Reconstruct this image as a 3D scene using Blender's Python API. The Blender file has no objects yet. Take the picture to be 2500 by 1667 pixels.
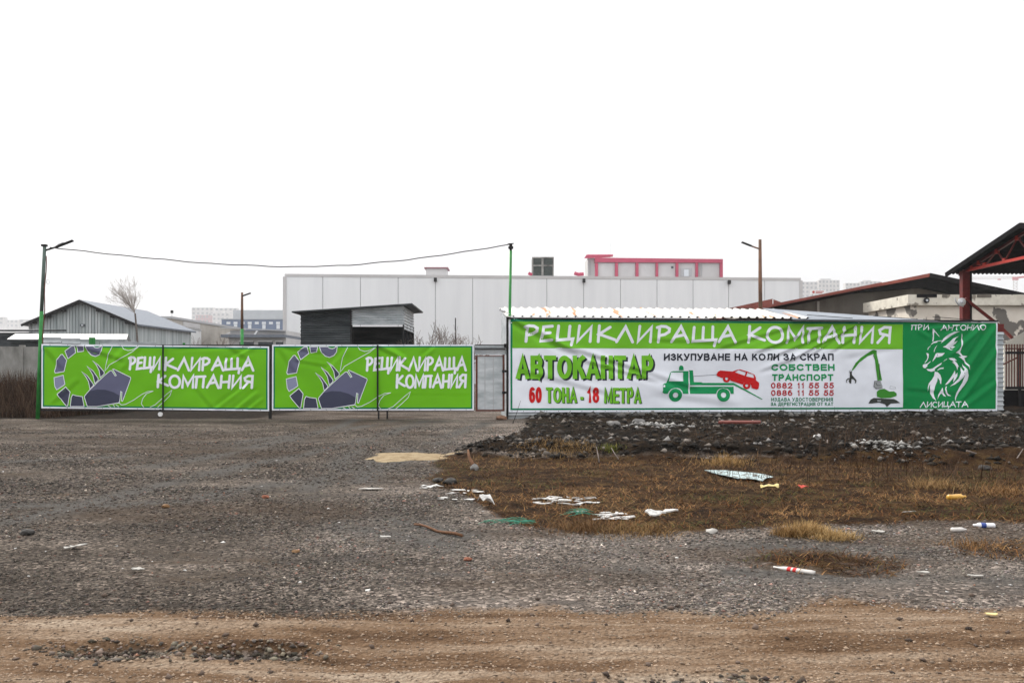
import bpy, bmesh, math, random
import numpy as np
from mathutils import Vector, geometry

random.seed(7)
RNG = np.random.default_rng(7)
scene = bpy.context.scene
COL = scene.collection

# ------------------------------------------------------------------ camera, world, sun, exposure
F, CX, HY, CZ = 2200.0, 1250.0, 908.0, 1.57      # focal length and horizon in photograph pixels, eye height in metres
cam_data = bpy.data.cameras.new('camera')
cam_data.sensor_width = 36.0
cam_data.lens = F / 2500.0 * 36.0
cam_data.shift_y = (HY - 833.5) / 2500.0
cam_data.clip_start, cam_data.clip_end = 0.1, 6000.0
cam = bpy.data.objects.new('camera', cam_data)
cam.location = (0, 0, CZ)
cam.rotation_euler = (math.radians(90), 0, 0)
COL.objects.link(cam)
scene.camera = cam

SUN_EL, SUN_AZ = math.radians(38), math.radians(-38)   # azimuth measured from +Y towards +X: behind the yard, to the left
world = bpy.data.worlds.new('World')
scene.world = world
world.use_nodes = True
wn, wl = world.node_tree.nodes, world.node_tree.links
wn.clear()
w_out = wn.new('ShaderNodeOutputWorld')
sky = wn.new('ShaderNodeTexSky')
sky.sky_type = 'NISHITA'
sky.sun_disc = False
sky.sun_elevation = SUN_EL
sky.sun_rotation = SUN_AZ
sky.dust_density = 8.0
sky.air_density = 1.0
sky.ozone_density = 0.5
hsv = wn.new('ShaderNodeHueSaturation')
hsv.inputs['Saturation'].default_value = 0.15
wl.new(sky.outputs[0], hsv.inputs['Color'])
bg1 = wn.new('ShaderNodeBackground')
bg1.inputs['Strength'].default_value = 0.10
wl.new(hsv.outputs[0], bg1.inputs['Color'])
tc = wn.new('ShaderNodeTexCoord')
sep = wn.new('ShaderNodeSeparateXYZ')
wl.new(tc.outputs['Generated'], sep.inputs[0])
ramp = wn.new('ShaderNodeMapRange')                    # overcast sky: brighter towards the zenith
ramp.inputs['From Min'].default_value = 0.0
ramp.inputs['From Max'].default_value = 1.0
ramp.inputs['To Min'].default_value = 0.72
ramp.inputs['To Max'].default_value = 1.85
wl.new(sep.outputs[2], ramp.inputs['Value'])
bg2 = wn.new('ShaderNodeBackground')
bg2.inputs['Color'].default_value = (0.985, 0.988, 1.0, 1)
wl.new(ramp.outputs[0], bg2.inputs['Strength'])
mixs = wn.new('ShaderNodeMixShader')
mixs.inputs[0].default_value = 0.85
wl.new(bg1.outputs[0], mixs.inputs[1])
wl.new(bg2.outputs[0], mixs.inputs[2])
wl.new(mixs.outputs[0], w_out.inputs['Surface'])

sun_data = bpy.data.lights.new('sun', 'SUN')
sun_data.energy = 2.3
sun_data.angle = math.radians(8)
sun_data.color = (1.0, 0.95, 0.86)
sun = bpy.data.objects.new('sun', sun_data)
sun_dir = Vector((math.sin(SUN_AZ) * math.cos(SUN_EL), math.cos(SUN_AZ) * math.cos(SUN_EL), math.sin(SUN_EL)))
sun.rotation_euler = sun_dir.to_track_quat('Z', 'Y').to_euler()
sun.location = (-60, 80, 80)
COL.objects.link(sun)

scene.view_settings.view_transform = 'Standard'
scene.view_settings.look = 'None'
scene.view_settings.exposure = 0.36
scene.view_settings.gamma = 1.0
scene.view_settings.use_curve_mapping = False
scene.cycles.max_bounces = 6
scene.cycles.diffuse_bounces = 3
scene.cycles.glossy_bounces = 2
scene.cycles.volume_bounces = 1
scene.cycles.use_denoising = True

# ------------------------------------------------------------------ helpers
def at(px, py, Y):
    return ((px - CX) / F * Y, Y, CZ - (py - HY) / F * Y)
def gx(px, Y): return (px - CX) / F * Y
def gz(py, Y): return CZ - (py - HY) / F * Y
def gy(py, z=0.0): return F * (CZ - z) / (py - HY)      # depth at which a ground point shows at this row

ORG = {}
def new_obj(name, me, parent=None):
    o = bpy.data.objects.new(name, me)
    COL.objects.link(o)
    if parent is not None:
        o.parent = parent
        ORG[o.name] = ORG.get(parent.name, (0, 0, 0))
    else:
        ORG[o.name] = (0, 0, 0)
    return o
def thing(name, label, cat, loc, group=None):
    o = bpy.data.objects.new(name, None)
    COL.objects.link(o)
    o.location = loc
    o.empty_display_size = 0.2
    ORG[o.name] = tuple(loc)
    return tag(o, label, cat, group)
def tag(o, label, cat, group=None):
    o['label'] = label
    o['category'] = cat
    if group: o['group'] = group
    return o

class MB:
    def __init__(s): s.v, s.f = [], []
    def poly(s, pts):
        n = len(s.v); s.v += [tuple(p) for p in pts]; s.f.append(tuple(range(n, n + len(pts)))); return s
    def box(s, x0, x1, y0, y1, z0, z1):
        n = len(s.v)
        s.v += [(x0,y0,z0),(x1,y0,z0),(x1,y1,z0),(x0,y1,z0),(x0,y0,z1),(x1,y0,z1),(x1,y1,z1),(x0,y1,z1)]
        s.f += [tuple(n + i for i in q) for q in ((0,3,2,1),(4,5,6,7),(0,1,5,4),(1,2,6,5),(2,3,7,6),(3,0,4,7))]
        return s
    def hexa(s, p):      # eight points: four below, four above
        n = len(s.v); s.v += [tuple(q) for q in p]
        s.f += [tuple(n + i for i in q) for q in ((0,3,2,1),(4,5,6,7),(0,1,5,4),(1,2,6,5),(2,3,7,6),(3,0,4,7))]
        return s
    def prism(s, ring, d):   # planar ring extruded by vector d
        n = len(s.v); k = len(ring)
        s.v += [tuple(p) for p in ring] + [tuple(np.add(p, d)) for p in ring]
        s.f.append(tuple(range(n, n + k))); s.f.append(tuple(range(n + 2 * k - 1, n + k - 1, -1)))
        for i in range(k):
            j = (i + 1) % k; s.f.append((n + i, n + k + i, n + k + j, n + j))
        return s
    def bar(s, a, b, w, h=None):   # rectangular bar from a to b
        h = h or w
        a, b = Vector(a), Vector(b); d = (b - a).normalized()
        up = Vector((0, 0, 1)) if abs(d.z) < 0.95 else Vector((0, 1, 0))
        r = d.cross(up).normalized() * w / 2; u = r.cross(d).normalized() * h / 2
        return s.hexa([a - r - u, a + r - u, a + r + u, a - r + u, b - r - u, b + r - u, b + r + u, b - r + u])
    def tube(s, pts, rad, n=6, cap=True):
        pts = [Vector(p) for p in pts]
        rads = rad if isinstance(rad, (list, tuple)) else [rad] * len(pts)
        base = len(s.v); up = None
        for i, p in enumerate(pts):
            d = (pts[min(i + 1, len(pts) - 1)] - pts[max(i - 1, 0)]).normalized()
            if up is None:
                up = d.orthogonal().normalized()
            up = (up - d * up.dot(d)); up = up.normalized() if up.length > 1e-6 else d.orthogonal().normalized()
            r = d.cross(up)
            for k in range(n):
                a = 2 * math.pi * k / n
                s.v.append(tuple(p + (up * math.cos(a) + r * math.sin(a)) * rads[i]))
        for i in range(len(pts) - 1):
            for k in range(n):
                k2 = (k + 1) % n
                s.f.append((base + i*n + k, base + i*n + k2, base + (i+1)*n + k2, base + (i+1)*n + k))
        if cap:
            s.f.append(tuple(base + k for k in range(n - 1, -1, -1)))
            e = base + (len(pts) - 1) * n
            s.f.append(tuple(e + k for k in range(n)))
        return s
    def corr(s, O, U, V, nrm, L, H, pitch, depth, t=0.004, shape='sin'):
        # corrugated sheet: waves follow U, lines run along V
        O, U, V, nrm = map(Vector, (O, U, V, nrm))
        prof = []
        k = int(round(L / pitch)); st = 6
        for i in range(k):
            if shape == 'sin':
                for j in range(st):
                    prof.append(((i + j / st) * pitch, depth * math.sin(2 * math.pi * j / st)))
            else:
                for f_, dd in ((0, 0), (0.55, 0), (0.68, 1), (0.86, 1)):
                    prof.append(((i + f_) * pitch, depth * dd))
        prof.append((L, prof[0][1]))
        n = len(s.v)
        for a, dd in prof:
            p = O + U * a + nrm * dd
            s.v.append(tuple(p)); s.v.append(tuple(p + V * H))
        for i in range(len(prof) - 1):
            s.f.append((n + 2*i, n + 2*i + 2, n + 2*i + 3, n + 2*i + 1))
        return s
    def build(s, name, m, parent=None, smooth=False):
        me = bpy.data.meshes.new(name)
        ox = ORG[parent.name] if parent is not None else (0, 0, 0)
        me.from_pydata([(x - ox[0], y - ox[1], z - ox[2]) for x, y, z in s.v], [], s.f)
        if m is not None: me.materials.append(m)
        if smooth: me.shade_smooth()
        me.update()
        return new_obj(name, me, parent)
    def thing(s, name, m, label, cat, group=None, smooth=False):
        # single-mesh thing with its origin at its own base
        a = np.array(s.v); c = (a.min(0) + a.max(0)) / 2; c[2] = a[:, 2].min()
        s.v = [tuple(p) for p in (a - c)]
        o = s.build(name, m, None, smooth)
        o.location = tuple(c); ORG[o.name] = tuple(c)
        return tag(o, label, cat, group)

def smooth_auto(o):
    o.data.shade_smooth()

# ------------------------------------------------------------------ materials
MATS = {}
def mat(name, c1, c2=None, rough=0.7, scale=4.0, detail=6.0, lo=0.35, hi=0.65, metal=0.0, bump=0.0, bscale=30.0, stretch=(1, 1, 1),
        c3=None, s3=1.2, t3=(0.55, 0.62), spec=0.3, trans=0.0):
    if name in MATS: return MATS[name]
    m = bpy.data.materials.new(name); m.use_nodes = True
    nt = m.node_tree; N, L = nt.nodes, nt.links
    b = N['Principled BSDF']
    b.inputs['Roughness'].default_value = rough
    b.inputs['Metallic'].default_value = metal
    b.inputs['Specular IOR Level'].default_value = spec
    co = N.new('ShaderNodeNewGeometry')
    mp = N.new('ShaderNodeMapping'); mp.inputs['Scale'].default_value = stretch
    L.new(co.outputs['Position'], mp.inputs['Vector'])
    if c2 is None:
        c2 = tuple(min(1, x * 1.18) for x in c1); c1 = tuple(x * 0.84 for x in c1)
    no = N.new('ShaderNodeTexNoise'); no.inputs['Scale'].default_value = scale; no.inputs['Detail'].default_value = detail
    no.inputs['Roughness'].default_value = 0.6
    L.new(mp.outputs[0], no.inputs['Vector'])
    r = N.new('ShaderNodeValToRGB')
    r.color_ramp.elements[0].position = lo; r.color_ramp.elements[0].color = (*c1, 1)
    r.color_ramp.elements[1].position = hi; r.color_ramp.elements[1].color = (*c2, 1)
    L.new(no.outputs['Fac'], r.inputs[0])
    out = r.outputs[0]
    if c3 is not None:
        n3 = N.new('ShaderNodeTexNoise'); n3.inputs['Scale'].default_value = s3; n3.inputs['Detail'].default_value = 8
        L.new(mp.outputs[0], n3.inputs['Vector'])
        mr = N.new('ShaderNodeMapRange'); mr.inputs['From Min'].default_value, mr.inputs['From Max'].default_value = t3
        L.new(n3.outputs['Fac'], mr.inputs['Value'])
        mx = N.new('ShaderNodeMix'); mx.data_type = 'RGBA'
        L.new(mr.outputs[0], mx.inputs['Factor']); L.new(out, mx.inputs[6]); mx.inputs[7].default_value = (*c3, 1)
        out = mx.outputs[2]
    L.new(out, b.inputs['Base Color'])
    if bump:
        nb = N.new('ShaderNodeTexNoise'); nb.inputs['Scale'].default_value = bscale; nb.inputs['Detail'].default_value = 5
        L.new(mp.outputs[0], nb.inputs['Vector'])
        bp = N.new('ShaderNodeBump'); bp.inputs['Strength'].default_value = bump; bp.inputs['Distance'].default_value = 0.02
        L.new(nb.outputs['Fac'], bp.inputs['Height']); L.new(bp.outputs[0], b.inputs['Normal'])
    MATS[name] = m
    return m
def attr_mat(name, rough=0.85, bump=0.0, spec=0.2):
    if name in MATS: return MATS[name]
    m = bpy.data.materials.new(name); m.use_nodes = True
    N, L = m.node_tree.nodes, m.node_tree.links
    b = N['Principled BSDF']; b.inputs['Roughness'].default_value = rough; b.inputs['Specular IOR Level'].default_value = spec
    a = N.new('ShaderNodeAttribute'); a.attribute_name = 'tint'
    L.new(a.outputs['Color'], b.inputs['Base Color'])
    MATS[name] = m
    return m

M_galv = mat('galvanised_sheet', (0.36,0.40,0.42), (0.60,0.63,0.65), rough=0.45, metal=0.35, scale=1.5, stretch=(1,1,3))
M_darkcorr = mat('dark_sheet', (0.028,0.034,0.039), (0.085,0.095,0.10), rough=0.6, spec=0.15, metal=0.15, scale=1.2, stretch=(0.6,1,4))
M_white_roof = mat('white_roof_sheet', (0.50,0.49,0.46), (0.60,0.59,0.56), rough=0.55, scale=1.5, c3=(0.42,0.17,0.05), s3=0.8, t3=(0.59,0.63), stretch=(5.0,0.45,0.45))
M_grey_roof = mat('grey_blue_roof', (0.19,0.215,0.25), (0.25,0.275,0.31), rough=0.55, scale=1.0)
M_dark = mat('black_steel', (0.010,0.010,0.011), (0.022,0.021,0.021), rough=0.6, spec=0.15)
M_rust = mat('rusty_red_steel', (0.075,0.022,0.016), (0.14,0.045,0.03), rough=0.7, scale=12)
M_red = mat('red_oxide_paint', (0.10,0.007,0.006), (0.16,0.012,0.009), rough=0.5, scale=6)
M_redbright = mat('bright_red_paint', (0.42,0.022,0.012), (0.52,0.032,0.016), rough=0.5, scale=6)
M_green_paint = mat('green_paint', (0.015,0.17,0.028), (0.028,0.25,0.045), rough=0.45, scale=5)
M_grey_green = mat('weathered_green_paint', (0.06,0.10,0.085), (0.10,0.14,0.12), rough=0.6, scale=5)
M_pole_rust = mat('rusty_pole', (0.10,0.055,0.035), (0.20,0.10,0.06), rough=0.7, scale=5, stretch=(1,1,0.5))
M_plastic_white = mat('white_plastic', (0.74,0.75,0.76), (0.82,0.82,0.82), rough=0.4)
M_panel = mat('warehouse_panel', (0.755,0.77,0.79), (0.82,0.835,0.85), rough=0.5, scale=0.5, stretch=(1.3,1,0.10))
M_joint = mat('panel_joint', (0.40,0.405,0.42), (0.46,0.465,0.48), rough=0.6)
M_siding = mat('grey_siding', (0.26,0.30,0.31), (0.52,0.56,0.565), rough=0.65, scale=1.1, stretch=(3,3,0.18))
M_slate_roof = mat('blue_grey_roof', (0.13,0.15,0.185), (0.17,0.19,0.225), rough=0.6)
M_concrete = mat('old_concrete', (0.20,0.195,0.18), (0.34,0.33,0.31), rough=0.9, scale=1.4, bump=0.3, stretch=(1,1,0.6), c3=(0.10,0.095,0.088), s3=0.9, t3=(0.5,0.68))
M_beige = mat('beige_render', (0.42,0.39,0.35), (0.50,0.47,0.43), rough=0.9, scale=0.8)
M_plaster = mat('peeling_plaster', (0.66,0.60,0.52), (0.76,0.70,0.62), rough=0.9, scale=1.5, c3=(0.17,0.155,0.14), s3=0.85, t3=(0.545,0.565))
M_plaster_edge = mat('flaking_cornice', (0.60,0.56,0.48), (0.74,0.70,0.61), rough=0.9, scale=2.5, c3=(0.26,0.23,0.19), s3=2.0, t3=(0.60,0.64))
M_oldwall = mat('grimy_grey_wall', (0.12,0.105,0.088), (0.20,0.18,0.155), rough=0.9, scale=0.7, stretch=(1,1,0.6))
M_redroof = mat('red_brown_roof', (0.19,0.05,0.04), (0.27,0.075,0.055), rough=0.7, scale=1.4)
M_black_roof_shade = mat('black_roof_and_shade', (0.008,0.008,0.009), (0.016,0.015,0.016), rough=0.9, spec=0.04)  # near-black roofing; also paints shade on the workshop gable and fence base wall
M_pink = mat('crimson_cladding', (0.42,0.055,0.11), (0.48,0.07,0.13), rough=0.5, scale=0.5)
M_greypanel = mat('light_grey_panel', (0.50,0.49,0.49), (0.57,0.56,0.56), rough=0.6, scale=0.3)
M_apartment = mat('haze_paled_apartment_wall', (0.52,0.52,0.52), (0.62,0.61,0.60), rough=0.9, scale=0.12)  # far walls kept pale, part of the haze is put into this colour
M_blue = mat('blue_cladding', (0.065,0.115,0.22), (0.085,0.14,0.26), rough=0.6)
M_window = mat('dark_glass', (0.04,0.05,0.06), (0.07,0.08,0.095), rough=0.15, spec=0.6)
M_windowpale = mat('pale_window', (0.62,0.66,0.70), (0.70,0.73,0.77), rough=0.3)
M_chiller = mat('grey_green_unit', (0.045,0.06,0.055), (0.075,0.09,0.084), rough=0.6)
M_canvas = mat('cream_canvas', (0.80,0.76,0.66), (0.86,0.82,0.73), rough=0.9, scale=1.2)
M_bark = mat('grey_bark', (0.10,0.085,0.075), (0.17,0.15,0.135), rough=0.9, scale=9)
M_twig = mat('pale_twigs', (0.16,0.13,0.115), (0.25,0.21,0.19), rough=0.9, scale=6)
M_wood = mat('weathered_wood', (0.085,0.04,0.02), (0.17,0.08,0.038), rough=0.9, scale=14, stretch=(1,4,4))
M_cable = mat('black_cable', (0.03,0.028,0.03), (0.05,0.048,0.05), rough=0.6)
M_crane = mat('crane_red_white', (0.50,0.13,0.16), (0.60,0.18,0.2), rough=0.6)
M_crane_white = mat('crane_pale', (0.55,0.52,0.52), (0.62,0.60,0.6), rough=0.6)
M_foam = mat('white_foam', (0.46,0.445,0.42), (0.66,0.65,0.63), rough=0.7, scale=18)

# print inks (each is the colour of the ink itself)
def ink(name, c): return mat(name, tuple(x * 0.95 for x in c), tuple(min(1, x * 1.05) for x in c), rough=0.55, scale=0.8, spec=0.12)
I_white = ink('vinyl_white', (0.85,0.88,0.95))
I_lime = ink('vinyl_lime', (0.15,0.48,0.010))
I_lime2 = ink('vinyl_lime_bright', (0.175,0.52,0.024))
I_green = ink('vinyl_green', (0.002,0.24,0.06))
I_border = ink('vinyl_border_green', (0.006,0.20,0.095))
I_slate = ink('vinyl_slate', (0.13,0.135,0.22))
I_slate2 = ink('vinyl_pale_slate', (0.25,0.27,0.40))
I_slate3 = ink('vinyl_dark_slate', (0.055,0.06,0.10))
I_navy = ink('vinyl_navy', (0.016,0.020,0.034))
I_red = ink('vinyl_red', (0.60,0.012,0.014))
I_darkred = ink('vinyl_dark_red', (0.46,0.012,0.02))
I_text = ink('vinyl_letter_white', (0.86,0.88,0.94))
I_truck = ink('vinyl_truck_green', (0.008,0.29,0.095))
I_crane = ink('vinyl_machine_green', (0.05,0.27,0.03))
I_machine = ink('vinyl_machine_dark', (0.045,0.05,0.045))
I_grey = ink('vinyl_machine_grey', (0.35,0.37,0.38))

# ------------------------------------------------------------------ noise
def vnoise(x, y, seed=0):
    xi, yi = np.floor(x).astype(np.int64), np.floor(y).astype(np.int64)
    xf, yf = x - xi, y - yi
    u, v = xf*xf*(3-2*xf), yf*yf*(3-2*yf)
    def h(a, b):
        n = (a * 374761393 + b * 668265263 + seed * 974711) & 0xFFFFFFFF
        n = ((n ^ (n >> 13)) * 1274126177) & 0xFFFFFFFF
        return ((n ^ (n >> 16)) & 0xFFFF) / 65535.0
    return (h(xi,yi)*(1-u) + h(xi+1,yi)*u)*(1-v) + (h(xi,yi+1)*(1-u) + h(xi+1,yi+1)*u)*v
def fbm(x, y, o=4, seed=0, g=0.5):
    s, a, t = 0, 1.0, 0
    for i in range(o):
        s = s + a * vnoise(x * 2**i + 17.3*i, y * 2**i - 9.1*i, seed + i); t += a; a *= g
    return s / t
def sst(a, b, x):
    t = np.clip((x - a) / (b - a), 0, 1); return t*t*(3-2*t)

# ------------------------------------------------------------------ ground
def bank_front(x):        # near foot of the dark soil bank, as depth over x
    return np.interp(x, [-1.3, 0, 2, 5, 8, 14], [16.6, 15.9, 15.6, 15.0, 14.4, 13.8]) + 0.5*(fbm(x*0.8, x*0+3, 3, 5) - 0.5)
def bank_mask(x, y):
    left = np.interp(y, [14, 17, 20, 24, 30, 36], [-1.2, -1.25, -0.6, 0.0, 0.35, 0.3]) + 0.5*(fbm(x*0+2, y*0.9, 3, 8) - 0.5)
    return sst(0, 0.9, y - bank_front(x)) * sst(-0.15, 0.75, x - left)
POT = [(-2.25, 5.07, 0.42, 0.16, 0.055), (-1.45, 5.06, 0.40, 0.15, 0.055), (0.95, 4.55, 0.75, 0.15, 0.04), (-0.6, 4.60, 0.4, 0.12, 0.02)]
def seg_d(x, y, pts):
    d = np.full(np.shape(x), 1e9)
    for (ax, ay), (bx, by) in zip(pts[:-1], pts[1:]):
        dx, dy = bx-ax, by-ay
        t = np.clip(((x-ax)*dx + (y-ay)*dy) / (dx*dx+dy*dy), 0, 1)
        d = np.minimum(d, np.hypot(x-ax-t*dx, y-ay-t*dy))
    return d
SAND = (gx(992, 16.9), 16.9, 1.0, 0.95)
def sand_mask(x, y):
    r = np.hypot((x-SAND[0])/SAND[2], (y-SAND[1])/SAND[3]) + 1.1*(fbm(x*2.2, y*2.2, 4, 13) - 0.5)
    return 1 - sst(0.65, 1.0, r)
def grass_mask(x, y):
    w = 0.9*(fbm(x*0.9, y*0.9, 4, 21) - 0.5)
    # front and left outline of the dry grass
    fy = np.interp(x, [-1.9,-1.13,-0.8,-0.44,-0.13,0.2,0.74,2,3.4,4.2,6,9], [14,12.6,11.9,10.8,9.65,9.05,8.7,8.7,8.95,9.3,9.2,8.4])
    m = sst(-0.35, 0.55, y - fy + 0.9*w) * sst(-1.45, -0.85, x + 0.5*w + 0.05*(y-13))
    m = m * (1 - sst(0.15, 0.7, y - bank_front(x) + 0.5*w - 0.5*sst(4.0, 7.0, x)))
    m2 = 0.72 - 0.72*sst(0.2, 1.3, np.hypot((x-2.55)/0.85, (y-7.45)/0.62) + 0.5*w)
    m3 = 0.58 - 0.58*sst(0.2, 1.35, np.hypot((x-4.65)/1.0, (y-7.9)/0.6) + 0.5*w)
    m4 = 0.6 - 0.6*sst(0.2, 1.3, np.hypot((x-2.9)/0.5, (y-8.75)/0.4) + 0.4*w)
    return np.clip(np.maximum.reduce([m, m2, m3, m4]), 0, 1)
def dirt_mask(x, y):
    w = fbm(x*1.3, y*1.3, 4, 31) - 0.5
    edge = 5.92 + 0.10*np.sin(x*0.9) + 0.7*w
    return 1 - sst(-0.30, 0.30, y - edge)
def H(x, y):
    x = np.asarray(x, float); y = np.asarray(y, float)
    z = 0.05*(fbm(x*0.35, y*0.35, 3, 1) - 0.5) + 0.022*(fbm(x*2.2, y*2.2, 3, 2) - 0.5)
    near = sst(40, 30, y)
    b = bank_mask(x, y)
    z = z + b*(0.19 + 0.14*(fbm(x*1.6, y*1.1, 4, 3) - 0.5)) * sst(48, 40, y)
    rim = np.exp(-((y - bank_front(x) - 1.25)/0.55)**2) * b
    z = z + rim*(0.03 + 0.20*(fbm(x*3.2, y*2.2, 4, 4) - 0.40))
    g = grass_mask(x, y)
    z = z + b*0.14*(fbm(x*5, y*4, 3, 14) - 0.45)*sst(26, 20, y)
    z = z + g*0.05*(fbm(x*3, y*3, 3, 6) - 0.4)
    d = dirt_mask(x, y)
    z = z + d*(0.045*(fbm(x*0.7, y*4.5, 4, 9) - 0.5) + 0.02*np.sin(y*6 + 0.5*np.sin(x*0.5)) + 0.018*(fbm(x*7, y*9, 3, 19) - 0.5))
    for px_, py_, rx, ry, dep in POT:
        r = np.hypot((x-px_)/rx, (y-py_)/ry) + 0.5*(fbm(x*5, y*5, 3, 12) - 0.5)
        z = z - dep*(1 - sst(0.3, 1.1, r)) + 0.3*dep*np.exp(-((r-1.15)/0.2)**2)
    # tyre hollow beside the grass tuft
    z = z - 0.03*(1 - sst(0.2, 1.1, np.hypot((x-2.75)/0.6, (y-7.02)/0.26)))
    r = np.hypot((x-SAND[0])/SAND[2], (y-SAND[1])/SAND[3]) + 0.35*(fbm(x*3, y*3, 3, 13) - 0.5)
    z = z + 0.06*(1 - sst(0.1, 1.0, r))
    # shallow wheel ruts running to the gate
    for pts in ([(-1.5,6),(-3.5,14),(-5,22),(-7,30)], [(-3.4,6),(-5.6,14),(-7.2,22),(-8.8,30)], [(-9,12),(-3,14.5),(0,19)]):
        z = z - 0.025*np.exp(-(seg_d(x, y, pts)/0.28)**2)
    return z

TRACKS = [[(-7.5,5.8),(-6.6,12),(-5.2,20),(-4.0,29)], [(-5.6,5.8),(-4.9,12),(-3.6,20),(-2.4,29)], [(5.5,6.7),(2.2,6.9),(0,7.6),(-1.6,9.2),(-2.7,12.5),(-3.2,19),(-2.9,29)],
          [(5.5,8.0),(3.6,7.9),(1.2,8.3),(-0.6,8.7),(-1.9,10.6),(-2.2,14),(-1.7,19),(-0.9,28)], [(-12,14),(-7,17),(-5,23),(-5.2,30)], [(-9,10),(-4,11),(-2.4,15),(-1.9,22)]]
def track_mask(x, y):
    d = np.minimum.reduce([seg_d(x + 0.5*(fbm(x*0.3,y*0.3,2,90)-0.5), y, t) for t in TRACKS])
    return np.exp(-(d/0.30)**2)*sst(0.25, 0.6, fbm(x*0.9, y*0.5, 3, 91))
def pale_mask(x, y):    # cleaner, paler crushed stone towards the turning place
    return sst(0.30, 0.85, 0.45*fbm(x*0.45, y*0.6, 3, 92) + 0.50*sst(-3.6, 0.4, x + 0.04*(y-8)))
def stain_mask(x, y):
    return 0.6*sst(0.54, 0.74, fbm(x*0.42, y*0.9, 4, 93))
ts = np.concatenate([-np.geomspace(3.2, 0.76, 14)[:-1], np.linspace(-0.74, 0.74, 470), np.geomspace(0.76, 3.2, 14)[1:]])
ys = np.concatenate([[-120.0, 0.8], np.geomspace(2.4, 44, 400), np.geomspace(48, 2500, 28)])
gX, gY = [], []
for yv in ys:
    s_ = 120.0 if yv < 0 else max(yv, 2.4)
    gX.append(np.clip(ts * s_, -2500, 2500)); gY.append(np.full(ts.shape, yv))
gX, gY = np.array(gX), np.array(gY)
gZ = H(gX, gY) * (gY > 0)
def grid_mesh(name, X, Y, Z):
    r, c = X.shape
    me = bpy.data.meshes.new(name)
    co = np.stack([X, Y, Z], -1).reshape(-1, 3).astype(np.float32)
    i = np.arange((r-1)*(c-1)); a = (i // (c-1))*c + i % (c-1)
    q = np.stack([a, a+1, a+c+1, a+c], -1).astype(np.int32)
    return np_mesh(me, co, q)
def np_mesh(me, co, q):
    me.vertices.add(len(co)); me.vertices.foreach_set('co', np.ascontiguousarray(co, np.float32).ravel())
    n, k = q.shape
    me.loops.add(n*k); me.loops.foreach_set('vertex_index', np.ascontiguousarray(q, np.int32).ravel())
    me.polygons.add(n); me.polygons.foreach_set('loop_start', np.arange(0, n*k, k, dtype=np.int32))
    me.update(calc_edges=True); me.validate()
    return me
gme = grid_mesh('ground', gX, gY, gZ)
gme.shade_smooth()
soil = np.clip(bank_mask(gX, gY) * sst(60, 45, gY), 0, 1)
# scruffy earth left of the gate post; behind the gate it also paints shadow
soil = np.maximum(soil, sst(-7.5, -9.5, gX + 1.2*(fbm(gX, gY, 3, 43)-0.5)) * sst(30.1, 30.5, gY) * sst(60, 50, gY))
soil = np.maximum(soil, sst(17.6, 18.2, gX) * sst(30.5, 32, gY) * sst(60, 50, gY))  # dark soil colour here paints the shade under the canopy
soil = np.maximum(soil, sst(-15.2, -15.9, gX + 0.6*(fbm(gX, gY, 3, 41)-0.5)) * sst(29.6, 30.6, gY) * sst(60, 50, gY))
fx, fy_ = gX.ravel(), gY.ravel()
sandm = sand_mask(fx, fy_)
potm = np.zeros_like(fx)
for px_, py_, rx, ry, dep in POT[:2]:
    potm = np.maximum(potm, 1 - sst(0.5, 1.1, np.hypot((fx-px_)/rx, (fy_-py_)/ry) + 0.6*(fbm(fx*5, fy_*5, 3, 12)-0.5)))
ca = gme.color_attributes.new('mask', 'FLOAT_COLOR', 'POINT')
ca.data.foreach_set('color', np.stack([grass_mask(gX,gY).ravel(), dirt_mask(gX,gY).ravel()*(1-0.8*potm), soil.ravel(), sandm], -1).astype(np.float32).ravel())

cb = gme.color_attributes.new('mask_b', 'FLOAT_COLOR', 'POINT')
cb.data.foreach_set('color', np.stack([track_mask(gX,gY).ravel(), pale_mask(gX,gY).ravel(), stain_mask(gX,gY).ravel(), np.ones(gX.size)], -1).astype(np.float32).ravel())

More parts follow.
